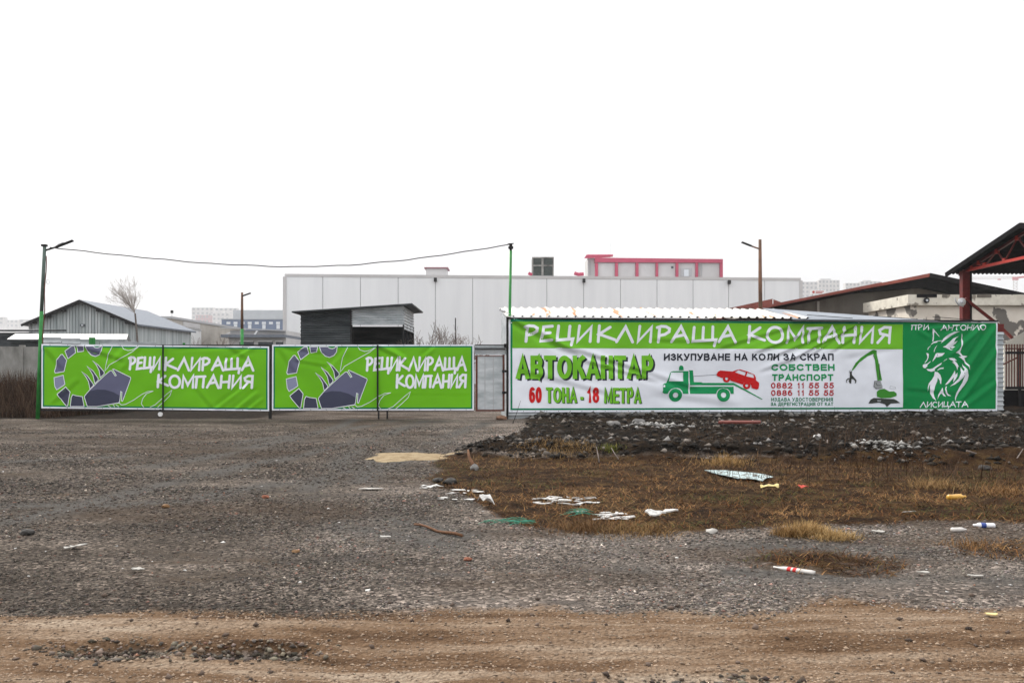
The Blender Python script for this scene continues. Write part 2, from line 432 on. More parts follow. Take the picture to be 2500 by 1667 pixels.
def ground_material():
    m = bpy.data.materials.new('yard_ground'); m.use_nodes = True
    N, L = m.node_tree.nodes, m.node_tree.links
    b = N['Principled BSDF']; b.inputs['Roughness'].default_value = 0.95; b.inputs['Specular IOR Level'].default_value = 0.04
    geo = N.new('ShaderNodeNewGeometry')
    def noise(sc, det=6, rough=0.6, st=None):
        n = N.new('ShaderNodeTexNoise'); n.inputs['Scale'].default_value = sc; n.inputs['Detail'].default_value = det; n.inputs['Roughness'].default_value = rough
        if st:
            mp = N.new('ShaderNodeMapping'); mp.inputs['Scale'].default_value = st; L.new(geo.outputs['Position'], mp.inputs[0]); L.new(mp.outputs[0], n.inputs['Vector'])
        else: L.new(geo.outputs['Position'], n.inputs['Vector'])
        return n.outputs['Fac']
    def rampc(src, stops):
        r = N.new('ShaderNodeValToRGB'); e = r.color_ramp.elements
        while len(e) < len(stops): e.new(0.5)
        for k, (p, c) in enumerate(stops): e[k].position = p; e[k].color = (*c, 1)
        L.new(src, r.inputs[0]); return r.outputs[0]
    def mix(f, a, c, mode='MIX'):
        x = N.new('ShaderNodeMix'); x.data_type = 'RGBA'; x.blend_type = mode
        if isinstance(f, float): x.inputs[0].default_value = f
        else: L.new(f, x.inputs[0])
        L.new(a, x.inputs[6]); L.new(c, x.inputs[7]); return x.outputs[2]
    def thr(src, a, c):
        r = N.new('ShaderNodeMapRange'); r.inputs['From Min'].default_value = a; r.inputs['From Max'].default_value = c; r.interpolation_type = 'SMOOTHSTEP'
        L.new(src, r.inputs['Value']); return r.outputs[0]
    # gravel: cells of crushed stone
    vor = N.new('ShaderNodeTexVoronoi'); vor.inputs['Scale'].default_value = 38; L.new(geo.outputs['Position'], vor.inputs['Vector'])
    sepc = N.new('ShaderNodeSeparateColor'); L.new(vor.outputs['Color'], sepc.inputs[0])
    grav = rampc(sepc.outputs[0], [(0.0,(0.026,0.025,0.024)),(0.5,(0.062,0.058,0.055)),(0.85,(0.11,0.104,0.098)),(1.0,(0.20,0.185,0.175))])
    big = rampc(noise(0.55, 7, 0.62, (0.8,1.4,1)), [(0.34,(0.50,0.48,0.46)),(0.5,(0.98,0.96,0.94)),(0.66,(1.55,1.53,1.52))])
    grav = mix(1.0, grav, big, 'MULTIPLY')
    lift = N.new('ShaderNodeMix'); lift.data_type = 'RGBA'; lift.blend_type = 'MULTIPLY'; lift.inputs[0].default_value = 1.0; L.new(grav, lift.inputs[6]); lift.inputs[7].default_value = (1.26, 1.12, 1.0, 1); grav = lift.outputs[2]
    brown = rampc(noise(0.9, 6, 0.6), [(0.45,(0.060,0.052,0.046)),(0.68,(0.10,0.072,0.050))])
    grav = mix(thr(noise(1.1, 6, 0.65, (0.5,1.6,1)), 0.50, 0.66), grav, brown)
    ab = N.new('ShaderNodeAttribute'); ab.attribute_name = 'mask_b'
    sb = N.new('ShaderNodeSeparateColor'); L.new(ab.outputs['Color'], sb.inputs[0])
    pale = N.new('ShaderNodeMix'); pale.data_type = 'RGBA'; pale.blend_type = 'MULTIPLY'; pale.inputs[0].default_value = 1.0; L.new(grav, pale.inputs[6]); pale.inputs[7].default_value = (1.75,1.78,1.84,1)
    grav = mix(sb.outputs[1], grav, pale.outputs[2])
    grav = mix(sb.outputs[2], grav, rampc(noise(7, 7, 0.7), [(0.35,(0.030,0.020,0.014)),(0.55,(0.065,0.045,0.031)),(0.7,(0.12,0.088,0.062))]))
    grav = mix(sb.outputs[0], grav, rampc(noise(14, 7, 0.7), [(0.35,(0.055,0.050,0.046)),(0.55,(0.095,0.088,0.081)),(0.7,(0.15,0.138,0.126))]))
    # tan dirt
    d1 = rampc(noise(1.6, 8, 0.66, (0.30,2.1,1)), [(0.34,(0.075,0.044,0.026)),(0.45,(0.16,0.10,0.060)),(0.55,(0.235,0.165,0.112)),(0.66,(0.36,0.285,0.215))])
    d2 = rampc(noise(45, 4, 0.6), [(0.30,(0.62,0.58,0.55)),(0.55,(1.0,1.0,1.0)),(0.75,(1.25,1.25,1.25))])
    dirt = mix(1.0, d1, d2, 'MULTIPLY')
    gr = rampc(noise(2.6, 8, 0.7), [(0.36,(0.010,0.006,0.004)),(0.5,(0.034,0.018,0.009)),(0.66,(0.072,0.044,0.018))])
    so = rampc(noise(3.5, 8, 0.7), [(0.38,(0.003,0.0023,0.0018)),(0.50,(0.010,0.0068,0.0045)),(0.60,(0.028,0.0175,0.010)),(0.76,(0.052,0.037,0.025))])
    sa = rampc(noise(6, 6, 0.6), [(0.35,(0.25,0.18,0.105)),(0.6,(0.38,0.30,0.19))])
    at_ = N.new('ShaderNodeAttribute'); at_.attribute_name = 'mask'
    sp = N.new('ShaderNodeSeparateColor'); L.new(at_.outputs['Color'], sp.inputs[0])
    jit = noise(4.5, 8, 0.75)
    def edge(sock):
        a = N.new('ShaderNodeMath'); a.operation = 'ADD'; L.new(sock, a.inputs[0]); L.new(jit, a.inputs[1])
        return thr(a.outputs[0], 0.74, 1.24)
    col = mix(edge(sp.outputs[1]), grav, dirt)
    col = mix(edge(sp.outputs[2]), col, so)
    col = mix(edge(sp.outputs[0]), col, gr)
    col = mix(edge(at_.outputs['Alpha']), col, sa)
    L.new(col, b.inputs['Base Color'])
    hb = N.new('ShaderNodeMath'); hb.operation = 'MULTIPLY_ADD'; L.new(vor.outputs['Distance'], hb.inputs[0]); hb.inputs[1].default_value = -0.8; L.new(noise(22, 6, 0.7), hb.inputs[2])
    bp = N.new('ShaderNodeBump'); bp.inputs['Strength'].default_value = 0.9; bp.inputs['Distance'].default_value = 0.03
    L.new(hb.outputs[0], bp.inputs['Height']); L.new(bp.outputs[0], b.inputs['Normal'])
    return m
gme.materials.append(ground_material())
ground = new_obj('ground', gme)
ground['kind'] = 'structure'

# ------------------------------------------------------------------ loose stones, grass, scrub (uncountable)
def stuff_obj(name, co, q, tint_per_elem, verts_per, m, label=None):
    me = np_mesh(bpy.data.meshes.new(name), co, q)
    a = me.color_attributes.new('tint', 'FLOAT_COLOR', 'POINT')
    t = np.repeat(np.c_[tint_per_elem, np.ones(len(tint_per_elem))], verts_per, 0).astype(np.float32)
    a.data.foreach_set('color', t.ravel())
    me.materials.append(m)
    o = new_obj(name, me); o['kind'] = 'stuff'
    if label: o['label'] = label
    return o
OCT = np.array([(1,0,0),(-1,0,0),(0,1,0),(0,-1,0),(0,0,1),(0,0,-1)], float)
OCF = np.array([(0,2,4),(2,1,4),(1,3,4),(3,0,4),(2,0,5),(1,2,5),(3,1,5),(0,3,5)])
def stones(name, x, y, size, tint, m, flat=0.7, sink=0.25, label=None, dz=0.0):
    n = len(x)
    base = OCT[None] * (1 + 0.45*(RNG.random((n,6,3)) - 0.5)) + 0.5*(RNG.random((n,6,3)) - 0.5)
    base = base * size[:,None,None] * np.stack([1+0.5*RNG.random(n), 0.8+0.4*RNG.random(n), flat*(0.7+0.5*RNG.random(n))], -1)[:,None,:]
    a = RNG.random(n)*2*np.pi; tl = (RNG.random(n)-0.5)*0.9
    ca_, sa_ = np.cos(a)[:,None], np.sin(a)[:,None]; ct, st = np.cos(tl)[:,None], np.sin(tl)[:,None]
    X, Y, Z = base[...,0], base[...,1], base[...,2]
    Y, Z = Y*ct - Z*st, Y*st + Z*ct
    X, Y = X*ca_ - Y*sa_, X*sa_ + Y*ca_
    co = np.stack([X + x[:,None], Y + y[:,None], Z + (H(x,y) + size*flat*(0.5-sink) + dz)[:,None]], -1).reshape(-1,3)
    q = (OCF[None] + 6*np.arange(n)[:,None,None]).reshape(-1,3)
    return stuff_obj(name, co, q, tint, 6, m, label)
def fan_points(n, y0, y1, power=1.0, tmax=0.66):
    u = RNG.random(n)
    y = y0*(y1/y0)**(u**power)
    return (RNG.random(n)*2-1)*tmax*y, y
def grey_tints(n, lo=0.03, hi=0.17, warm=0.09):
    v = lo + (hi-lo)*RNG.random(n)**1.9
    c = np.stack([v*(1+warm*(RNG.random(n)*2-0.4)), v, v*(1-warm*(RNG.random(n)*2-0.6))], -1)
    k = RNG.random(n) < 0.05; c[k] = c[k]*np.array([1.5,1.02,0.9])
    k = RNG.random(n) < 0.003; c[k] = np.array([0.36,0.34,0.32])
    return c
M_stone = attr_mat('stone', 0.92)
M_blade = attr_mat('dry_blade', 0.9, spec=0.1)
def gravel():
    x, y = fan_points(230000, 5.55, 27, 0.9)
    keep = (grass_mask(x,y) + 0.4*(RNG.random(len(x))-0.5) < 0.45) & (dirt_mask(x,y) < 0.55 + 0.45*RNG.random(len(x))**3) & (bank_mask(x,y) < 0.35)
    x, y = x[keep], y[keep]
    den = fbm(x*0.7, y*1.1, 4, 52)
    k = RNG.random(len(x)) < np.clip(0.25 + 3.2*(den-0.34), 0.12, 1)
    x, y, den = x[k], y[k], den[k]
    s = (0.0038 + 0.011*RNG.random(len(x))**3) * np.clip(y/8, 0.9, 1.7) * (0.7+0.7*den)
    patch = 0.60 + 0.85*fbm(x*0.45, y*0.8, 4, 51)
    pm, sm, tm = pale_mask(x,y), stain_mask(x,y), track_mask(x,y)
    k = RNG.random(len(x)) > 0.55*sm + 0.5*tm + 0.93*sand_mask(x,y)
    c = grey_tints(len(x), 0.024, 0.125)*patch[:,None]*np.array([1.26,1.12,0.985])*(1+0.95*pm[:,None]*np.array([0.93,1.0,1.08]))
    c = c*(1-sm[:,None]*0.8) + sm[:,None]*0.8*np.array([0.075,0.052,0.037])*(0.5+RNG.random((len(x),1)))
    stones('gravel', x[k], y[k], s[k], c[k], M_stone)
def dirt_stones():
    x, y = fan_points(16000, 3.9, 6.1, 1.0)
    keep = dirt_mask(x,y) > 0.4; x, y = x[keep], y[keep]
    s = 0.004 + 0.009*RNG.random(len(x))**3
    v = 0.12 + 0.20*RNG.random(len(x))
    stones('dirt_grit', x, y, s, np.stack([v*1.25, v*0.92, v*0.66], -1), M_stone, 0.6)
    x, y = fan_points(260, 4.0, 6.3, 1.0)
    s = 0.006 + 0.020*RNG.random(len(x))**3
    v = 0.03 + 0.10*RNG.random(len(x))
    stones('earth_clods', x, y, s, np.stack([v*1.3, v*0.95, v*0.75], -1), M_stone, 0.75, 0.1)
    X, Y_ = [], []
    for px_, py_, rx, ry, dep in POT[:3]:
        k = 700 if rx < 0.7 else 250
        X.append(px_ + rx*0.8*RNG.normal(0,0.5,k)); Y_.append(py_ + ry*0.9*RNG.normal(0,0.5,k))
    x, y = np.concatenate(X), np.concatenate(Y_)
    stones('pothole_gravel', x, y, 0.007+0.016*RNG.random(len(x))**2, grey_tints(len(x),0.04,0.20,0.12)*np.array([1.15,1.0,0.84]), M_stone)
def rubble():
    n = 16000
    y = 14.2*(29.3/14.2)**RNG.random(n); x = -1.5 + RNG.random(n)*(0.62*y + 1.5)
    dens = fbm(x*0.9, y*0.6, 3, 61)
    keep = (bank_mask(x,y) > 0.25) & (RNG.random(n) < 0.12 + 1.2*np.clip(dens-0.40, 0, 1)*1.6)
    x, y = x[keep], y[keep]; n = len(x)
    s = 0.010 + 0.07*RNG.random(n)**5 + 0.018*RNG.random(n)
    v = 0.008 + 0.17*RNG.random(n)**4.0
    c = np.stack([v*1.16, v, v*0.86], -1)
    k = RNG.random(n) < 0.03; c[k] = np.array([0.22,0.21,0.20])
    stones('bank_rubble', x, y, s, c, M_stone, 0.75, 0.3)
    n = 1300
    y = 14.6*(24/14.6)**RNG.random(n); x = -1.5 + RNG.random(n)*(0.62*y + 1.5)
    k = (bank_mask(x,y) > 0.15) & (RNG.random(n) < np.clip(1.25 - 0.35*(y-bank_front(x)), 0.2, 1)); x, y = x[k], y[k]; n = len(x)
    v = 0.006 + 0.022*RNG.random(n)**2
    stones('bank_clods', x, y, 0.025+0.07*RNG.random(n)**2.5, np.stack([v*1.35,v,v*0.70],-1), M_stone, 0.7, 0.5)
    # row of bigger lumps along the foot of the banner wall
    n = 260
    x = RNG.random(n)*16.5 + 0.6; y = 29.2 - 1.6*RNG.random(n)**1.5 + 0.05*x
    v = 0.02 + 0.13*RNG.random(n)**2
    stones('wall_foot_rubble', x, y, 0.05+0.13*RNG.random(n)**2, np.stack([v*1.06,v,v*0.93],-1), M_stone, 0.7, 0.3)
    for nm, (px, py, w_, d_), n, lab in (('pale_rubble_heap', (1590, 1040, 0.85, 0.5), 170, 'heap of pale broken concrete before the wide banner'),
                                     ('white_rubble_heap', (2172, 1096, 0.6, 0.4), 70, 'small heap of whitish rubble on the dark bank')):
        Y0 = gy(py, 0.22); x = gx(px, Y0) + w_*RNG.normal(0,0.42,n); y = Y0 + d_*RNG.normal(0,0.45,n)
        h = 0.10*np.exp(-((x-gx(px,Y0))/w_)**2*1.6 - ((y-Y0)/d_)**2*1.6)
        v = 0.16 + 0.24*RNG.random(n)
        stones(nm, x, y, 0.018+0.05*RNG.random(n)**3, np.stack([v,v*0.97,v*0.92],-1), M_stone, 0.75, 0.2, lab, dz=h)
def blades(name, x, y, length, tilt, tint, width, m, label=None, z0=None, curl=0.5):
    n = len(x); a = RNG.random(n)*2*np.pi
    dx, dy = np.cos(a), np.sin(a); px_, py_ = -dy, dx
    z = H(x,y) if z0 is None else z0
    def pt(f, w):
        t = tilt + curl*f*0.6
        r = length*f
        return np.stack([x + dx*r*np.sin(t) + px_*w*width, y + dy*r*np.sin(t) + py_*w*width, z - 0.005 + np.maximum(r*np.cos(t), 0.004*f)], -1)
    co = np.stack([pt(0,-0.5), pt(0,0.5), pt(0.55,0.4), pt(0.55,-0.4), pt(1.0,0.08), pt(1.0,-0.08)], 1).reshape(-1,3)
    q = (np.array([(0,1,2,3),(3,2,4,5)])[None] + 6*np.arange(n)[:,None,None]).reshape(-1,4)
    return stuff_obj(name, co, q, tint, 6, m, label)
PAL = np.array([(0.115,0.052,0.022),(0.17,0.088,0.036),(0.065,0.036,0.018),(0.24,0.155,0.07),(0.085,0.075,0.026),(0.032,0.018,0.010),(0.075,0.038,0.018),(0.15,0.075,0.03)])
def grass():
    n = 210000
    y = 6.7*(19.5/6.7)**RNG.random(n); x = -2.2 + RNG.random(n)*(0.64*y + 2.2)
    g = grass_mask(x,y); cl = fbm(x*2.6, y*2.6, 3, 71)
    keep = (g + 0.35*(fbm(x*6,y*6,2,79)-0.5) > 0.30) & (RNG.random(n) < (0.15 + 1.7*np.clip(cl-0.3,0,1))*np.clip(0.25+0.9*g,0,1)) & (bank_mask(x,y) < 0.75)
    x, y, cl = x[keep], y[keep], cl[keep]; n = len(x)
    zone = fbm(x*0.8, y*0.8, 3, 72)
    idx = RNG.choice(8, n, p=[.2,.14,.18,.05,.09,.16,.1,.08])
    c = PAL[idx]*np.array([1.04,0.94,0.80])*(0.6+0.7*RNG.random((n,1)))*(0.5+1.0*fbm(x*1.7,y*1.7,3,73))[:,None]
    k = (zone > 0.58) & (RNG.random(n) < 0.4); c[k] = np.array([0.055,0.060,0.016])*(0.7+0.6*RNG.random((k.sum(),1)))
    k = (zone < 0.40) & (RNG.random(n) < 0.45); c[k] = np.array([0.25,0.135,0.055])*(0.7+0.6*RNG.random((k.sum(),1)))
    blades('dry_grass', x, y, 0.05+0.11*RNG.random(n)**1.5, 0.75+0.8*RNG.random(n), c, 0.004+0.004*RNG.random(n), M_blade, 'matted brown winter grass')
    m_ = 26000
    y = 8.2*(17.5/8.2)**RNG.random(m_); x = -1.6 + RNG.random(m_)*(0.62*y + 1.6)
    cz = fbm(x*1.5, y*2.2, 3, 74)
    k = (grass_mask(x,y) > 0.5) & (bank_mask(x,y) < 0.3) & (RNG.random(m_) < np.clip(5*(cz-0.50), 0.03, 0.9)); x, y = x[k], y[k]; m_ = len(x)
    c = np.array([0.27,0.165,0.075])*(0.55+0.8*RNG.random((m_,1))); q_ = RNG.random(m_) < 0.15; c[q_] = np.array([0.11,0.115,0.03])*(0.6+0.7*RNG.random((q_.sum(),1)))
    blades('matted_straw', x, y, 0.07+0.16*RNG.random(m_)**1.5, 0.95+0.6*RNG.random(m_), c, 0.0045, M_blade, 'pale flattened straw mixed into the brown grass')
    X, Y_, Lh, C = [], [], [], []
    for px, py, r, n, h, col in ((1975,1305,0.20,800,0.14,(0.36,0.235,0.10)),(2035,1316,0.24,800,0.11,(0.36,0.24,0.105)),(1930,1310,0.2,500,0.14,(0.25,0.15,0.06)),(2370,1335,0.3,220,0.11,(0.22,0.12,0.05)),
                              (1770,1135,0.45,500,0.22,(0.34,0.21,0.08)),(2290,1190,0.5,500,0.2,(0.26,0.16,0.07)),(1400,1120,0.6,600,0.14,(0.30,0.19,0.08)),(1320,1118,0.7,500,0.12,(0.28,0.17,0.07)),
                              (1490,1120,0.22,300,0.12,(0.14,0.15,0.03)),(2450,1205,0.4,400,0.2,(0.25,0.14,0.06)),(1430,1290,0.5,700,0.14,(0.15,0.085,0.04)),(1560,1300,0.5,600,0.12,(0.20,0.12,0.05))):
        Y0 = gy(py); X.append(gx(px,Y0)+r*RNG.normal(0,0.42,n)); Y_.append(Y0+0.8*r*RNG.normal(0,0.42,n))
        Lh.append(h*(0.5+0.7*RNG.random(n))); C.append(np.array(col)*(0.6+0.7*RNG.random((n,1))))
    x, y = np.concatenate(X), np.concatenate(Y_); n = len(x)
    blades('straw_tufts', x, y, np.concatenate(Lh), 0.15+0.95*RNG.random(n), np.concatenate(C), 0.005, M_blade, 'tufts of pale straw standing in the grass')
    # brush on the bank and towards the right
    n = 2600
    y = 12.5*(20/12.5)**RNG.random(n); x = 3.0 + RNG.random(n)*(0.62*y - 2.5)
    k = fbm(x*0.9, y*0.9, 3, 77) > 0.47; x, y = x[k], y[k]; n = len(x)
    v = RNG.random((n,1))
    c = np.array([0.07,0.042,0.026])*(0.5+0.9*v)
    blades('dead_brush', x, y, 0.15+0.45*RNG.random(n)**2, 0.1+1.15*RNG.random(n), c, 0.007, M_blade, 'thin dead brush on the dark bank', curl=0.25)
    n = 5000
    y = 15.2*(28/16.0)**RNG.random(n); x = -0.8 + RNG.random(n)*(0.6*y); k = (bank_mask(x,y) > 0.3) & (fbm(x*0.8,y*0.7,3,78) > 0.45); x, y = x[k], y[k]; n = len(x)
    blades('bank_stalks', x, y, 0.06+0.4*RNG.random(n)**5, 0.3+1.1*RNG.random(n), np.array([0.085,0.052,0.03])*(0.3+1.0*RNG.random((n,1))), 0.006, M_blade, 'dry stalks sticking out of the dark bank', curl=0.2)
    # scrub by the concrete wall beyond the gate post
    n = 26000
    x = -15.7 - RNG.random(n)*11; y = 30.8 + RNG.random(n)*9
    hh = 0.3 + 1.55*RNG.random(n)**0.8*np.clip((y-30.5)/5, 0.12, 1.0)
    c = np.array([0.062,0.036,0.022])*(0.35+1.0*RNG.random((n,1)))
    k = RNG.random(n) < 0.12; c[k] = np.array([0.13,0.085,0.055])*(0.5+0.8*RNG.random((k.sum(),1)))
    blades('scrub', x, y, hh, 0.05+0.7*RNG.random(n)**1.5, c, 0.02, M_blade, 'dark dead scrub growing before the concrete wall', curl=0.3)
gravel(); dirt_stones(); rubble(); grass()

# ------------------------------------------------------------------ printed banners
def arc(cx, cy, rx, ry, a0, a1, n=10):
    return [(cx + rx*math.cos(math.radians(a0+(a1-a0)*i/n)), cy + ry*math.sin(math.radians(a0+(a1-a0)*i/n))) for i in range(n+1)]
HAND = {   # brush-pen capitals: width, strokes on a unit height
 'Р': (.62, [[(.05,0),(.12,.95)], [(.0,.92),(.2,1),(.42,.98),(.58,.85),(.56,.65),(.36,.48),(.09,.40)]]),
 'Е': (.60, [[(.58,.98),(.15,.93),(.10,.5),(.02,.03),(.54,.09)], [(.09,.5),(.47,.56)]]),
 'Ц': (.80, [[(.10,1),(.02,.09),(.78,.17),(.70,-.22)], [(.64,.98),(.58,.14)]]),
 'И': (.72, [[(.13,1),(.04,.02),(.70,.94),(.64,0)]]),
 'К': (.85, [[(.09,1.02),(.03,0)], [(.63,.93),(.08,.48),(.86,.13)]]),
 'Л': (.86, [[(.02,0),(.50,.95),(.86,-.02)]]),
 'А': (.88, [[(.02,.02),(.50,.98),(.88,-.02)], [(.20,.34),(.68,.46)]]),
 'Щ': (1.15, [[(.09,.94),(.03,.05),(1.12,.14),(1.05,-.24)], [(.53,.94),(.49,.09)], [(.98,.98),(.96,.13)]]),
 'О': (.82, [arc(.42,.48,.38,.49,110,470,22)]),
 'М': (.88, [[(.03,0),(.12,.94),(.44,.2),(.86,.97),(.82,0)]]),
 'П': (.72, [[(.03,.0),(.12,.88)], [(0,.89),(.74,.92)], [(.64,.90),(.57,.03)]]),
 'Н': (.72, [[(.10,.98),(.02,.0)], [(.07,.45),(.66,.5)], [(.72,1),(.63,.0)]]),
 'Я': (.72, [[(.66,0),(.72,.97),(.40,.99),(.13,.80),(.18,.58),(.66,.45)], [(.38,.48),(.02,.0)]]),
 'Т': (.70, [[(0,.92),(.70,.97)], [(.38,.94),(.31,0)]]),
 'С': (.68, [arc(.40,.48,.37,.48,50,300,16)]),
}
BOLD = {   # heavy sans capitals on a unit box, strokes inset by half the weight
 'А': (.92, [[(0,0),(.5,1),(1,0)], [(.2,.28),(.8,.28)]]),
 'В': (.85, [[(0,0),(0,1),(.62,1)] + arc(.62,.77,.30,.23,90,-90,8) + [(.0,.54)], [(0,0),(.66,0)] + arc(.66,.27,.34,.27,-90,90,8)]),
 'Т': (.82, [[(0,1),(1,1)], [(.5,1),(.5,0)]]),
 'О': (1.0, [arc(.5,.5,.5,.5,90,450,24)]),
 'К': (.84, [[(0,0),(0,1)], [(.95,1),(.62,.88),(.42,.55),(.05,.53)], [(.36,.55),(.66,.38),(1,0)]]),
 'Н': (.84, [[(0,0),(0,1)], [(1,0),(1,1)], [(0,.52),(1,.52)]]),
 'Р': (.80, [[(0,0),(0,1),(.6,1)] + arc(.6,.72,.40,.28,90,-90,8) + [(0,.44)]]),
 'М': (1.0, [[(0,0),(0,1),(.5,.12),(1,1),(1,0)]]),
 'Е': (.78, [[(1,1),(0,1),(0,0),(1,0)], [(0,.52),(.92,.52)]]),
 'И': (.86, [[(0,1),(0,0)], [(0,.12),(1,.88)], [(1,1),(1,0)]]),
 'З': (.76, [arc(.48,.76,.44,.24,165,-90,9), arc(.48,.27,.52,.27,90,-165,9)]),
 'У': (.84, [[(0,1),(.50,.32)], [(1,1),(.58,.25),(.42,.03),(.08,.0)]]),
 'П': (.84, [[(0,0),(0,1),(1,1),(1,0)]]),
 'Л': (.86, [[(0,0),(.14,.05),(.22,.3),(.25,1),(1,1),(1,0)]]),
 'С': (.92, [arc(.52,.5,.52,.5,42,318,18)]),
 'Б': (.84, [[(.92,1),(0,1),(0,0),(.62,0)] + arc(.62,.30,.38,.30,-90,90,8) + [(0,.60)]]),
 'Д': (.92, [[(0,-.18),(0,.04),(1,.04),(1,-.18)], [(.14,.04),(.24,.3),(.27,1),(.85,1),(.85,.06)]]),
 'Ц': (.92, [[(0,1),(0,0),(1.02,0),(1.02,-.2)], [(.88,1),(.88,0)]]),
 'Я': (.84, [[(1,0),(1,1),(.42,1)] + arc(.42,.72,.40,.28,90,270,8) + [(1,.44)], [(.52,.44),(.34,.25),(.0,0)]]),
 'Г': (.70, [[(0,0),(0,1),(1,1)]]),
 '-': (.45, [[(0,.40),(1,.40)]]),
 '0': (.74, [arc(.5,.5,.5,.5,90,450,22)]),
 '1': (.52, [[(.05,.74),(.45,.84),(.68,1),(.68,0)]]),
 '2': (.74, [arc(.5,.72,.46,.28,170,-20,8) + [(.72,.42),(.0,.0),(1,0)]]),
 '5': (.74, [[(.92,1),(.18,1),(.08,.52)] + arc(.46,.33,.54,.33,125,-160,10)]),
 '6': (.74, [arc(.5,.32,.48,.32,90,450,18), arc(.55,.5,.55,.5,60,185,10)]),
 '8': (.74, [arc(.5,.76,.42,.24,90,450,16), arc(.5,.27,.50,.27,90,450,16)]),
}
def ribbon(pts, w, cap='round', closed=False):
    """outline strips of one pen stroke: list of quads/tris in 2D, no self-overlap at the joints"""
    P = [Vector((p[0], p[1])) for p in pts]
    if closed and (P[0]-P[-1]).length < 1e-6: P = P[:-1]
    n = len(P); Lp, Rp = [], []
    for i in range(n):
        a = P[(i-1) % n] if (closed or i > 0) else None
        b = P[(i+1) % n] if (closed or i < n-1) else None
        d1 = (P[i]-a).normalized() if a is not None else None
        d2 = (b-P[i]).normalized() if b is not None else None
        if d1 is None: d1 = d2
        if d2 is None: d2 = d1
        t = d1 + d2
        t = t.normalized() if t.length > 0.05 else d1
        nn = Vector((-t.y, t.x))
        k = max(0.45, abs(nn.dot(Vector((-d1.y, d1.x)))))
        Lp.append(P[i] + nn*(w/2/k)); Rp.append(P[i] - nn*(w/2/k))
    faces = []
    for i in range(n if closed else n-1):
        j = (i+1) % n
        faces.append([Rp[i], Rp[j], Lp[j], Lp[i]])
    if not closed and cap == 'round':
        for c, e, sgn in ((P[0], P[0]-P[1], 1), (P[-1], P[-1]-P[-2], 1)):
            a0 = math.atan2(e.y, e.x)
            ring = [c + Vector((math.cos(a0+t), math.sin(a0+t)))*w/2 for t in np.linspace(-math.pi/2, math.pi/2, 7)]
            faces.append(ring)
    return faces

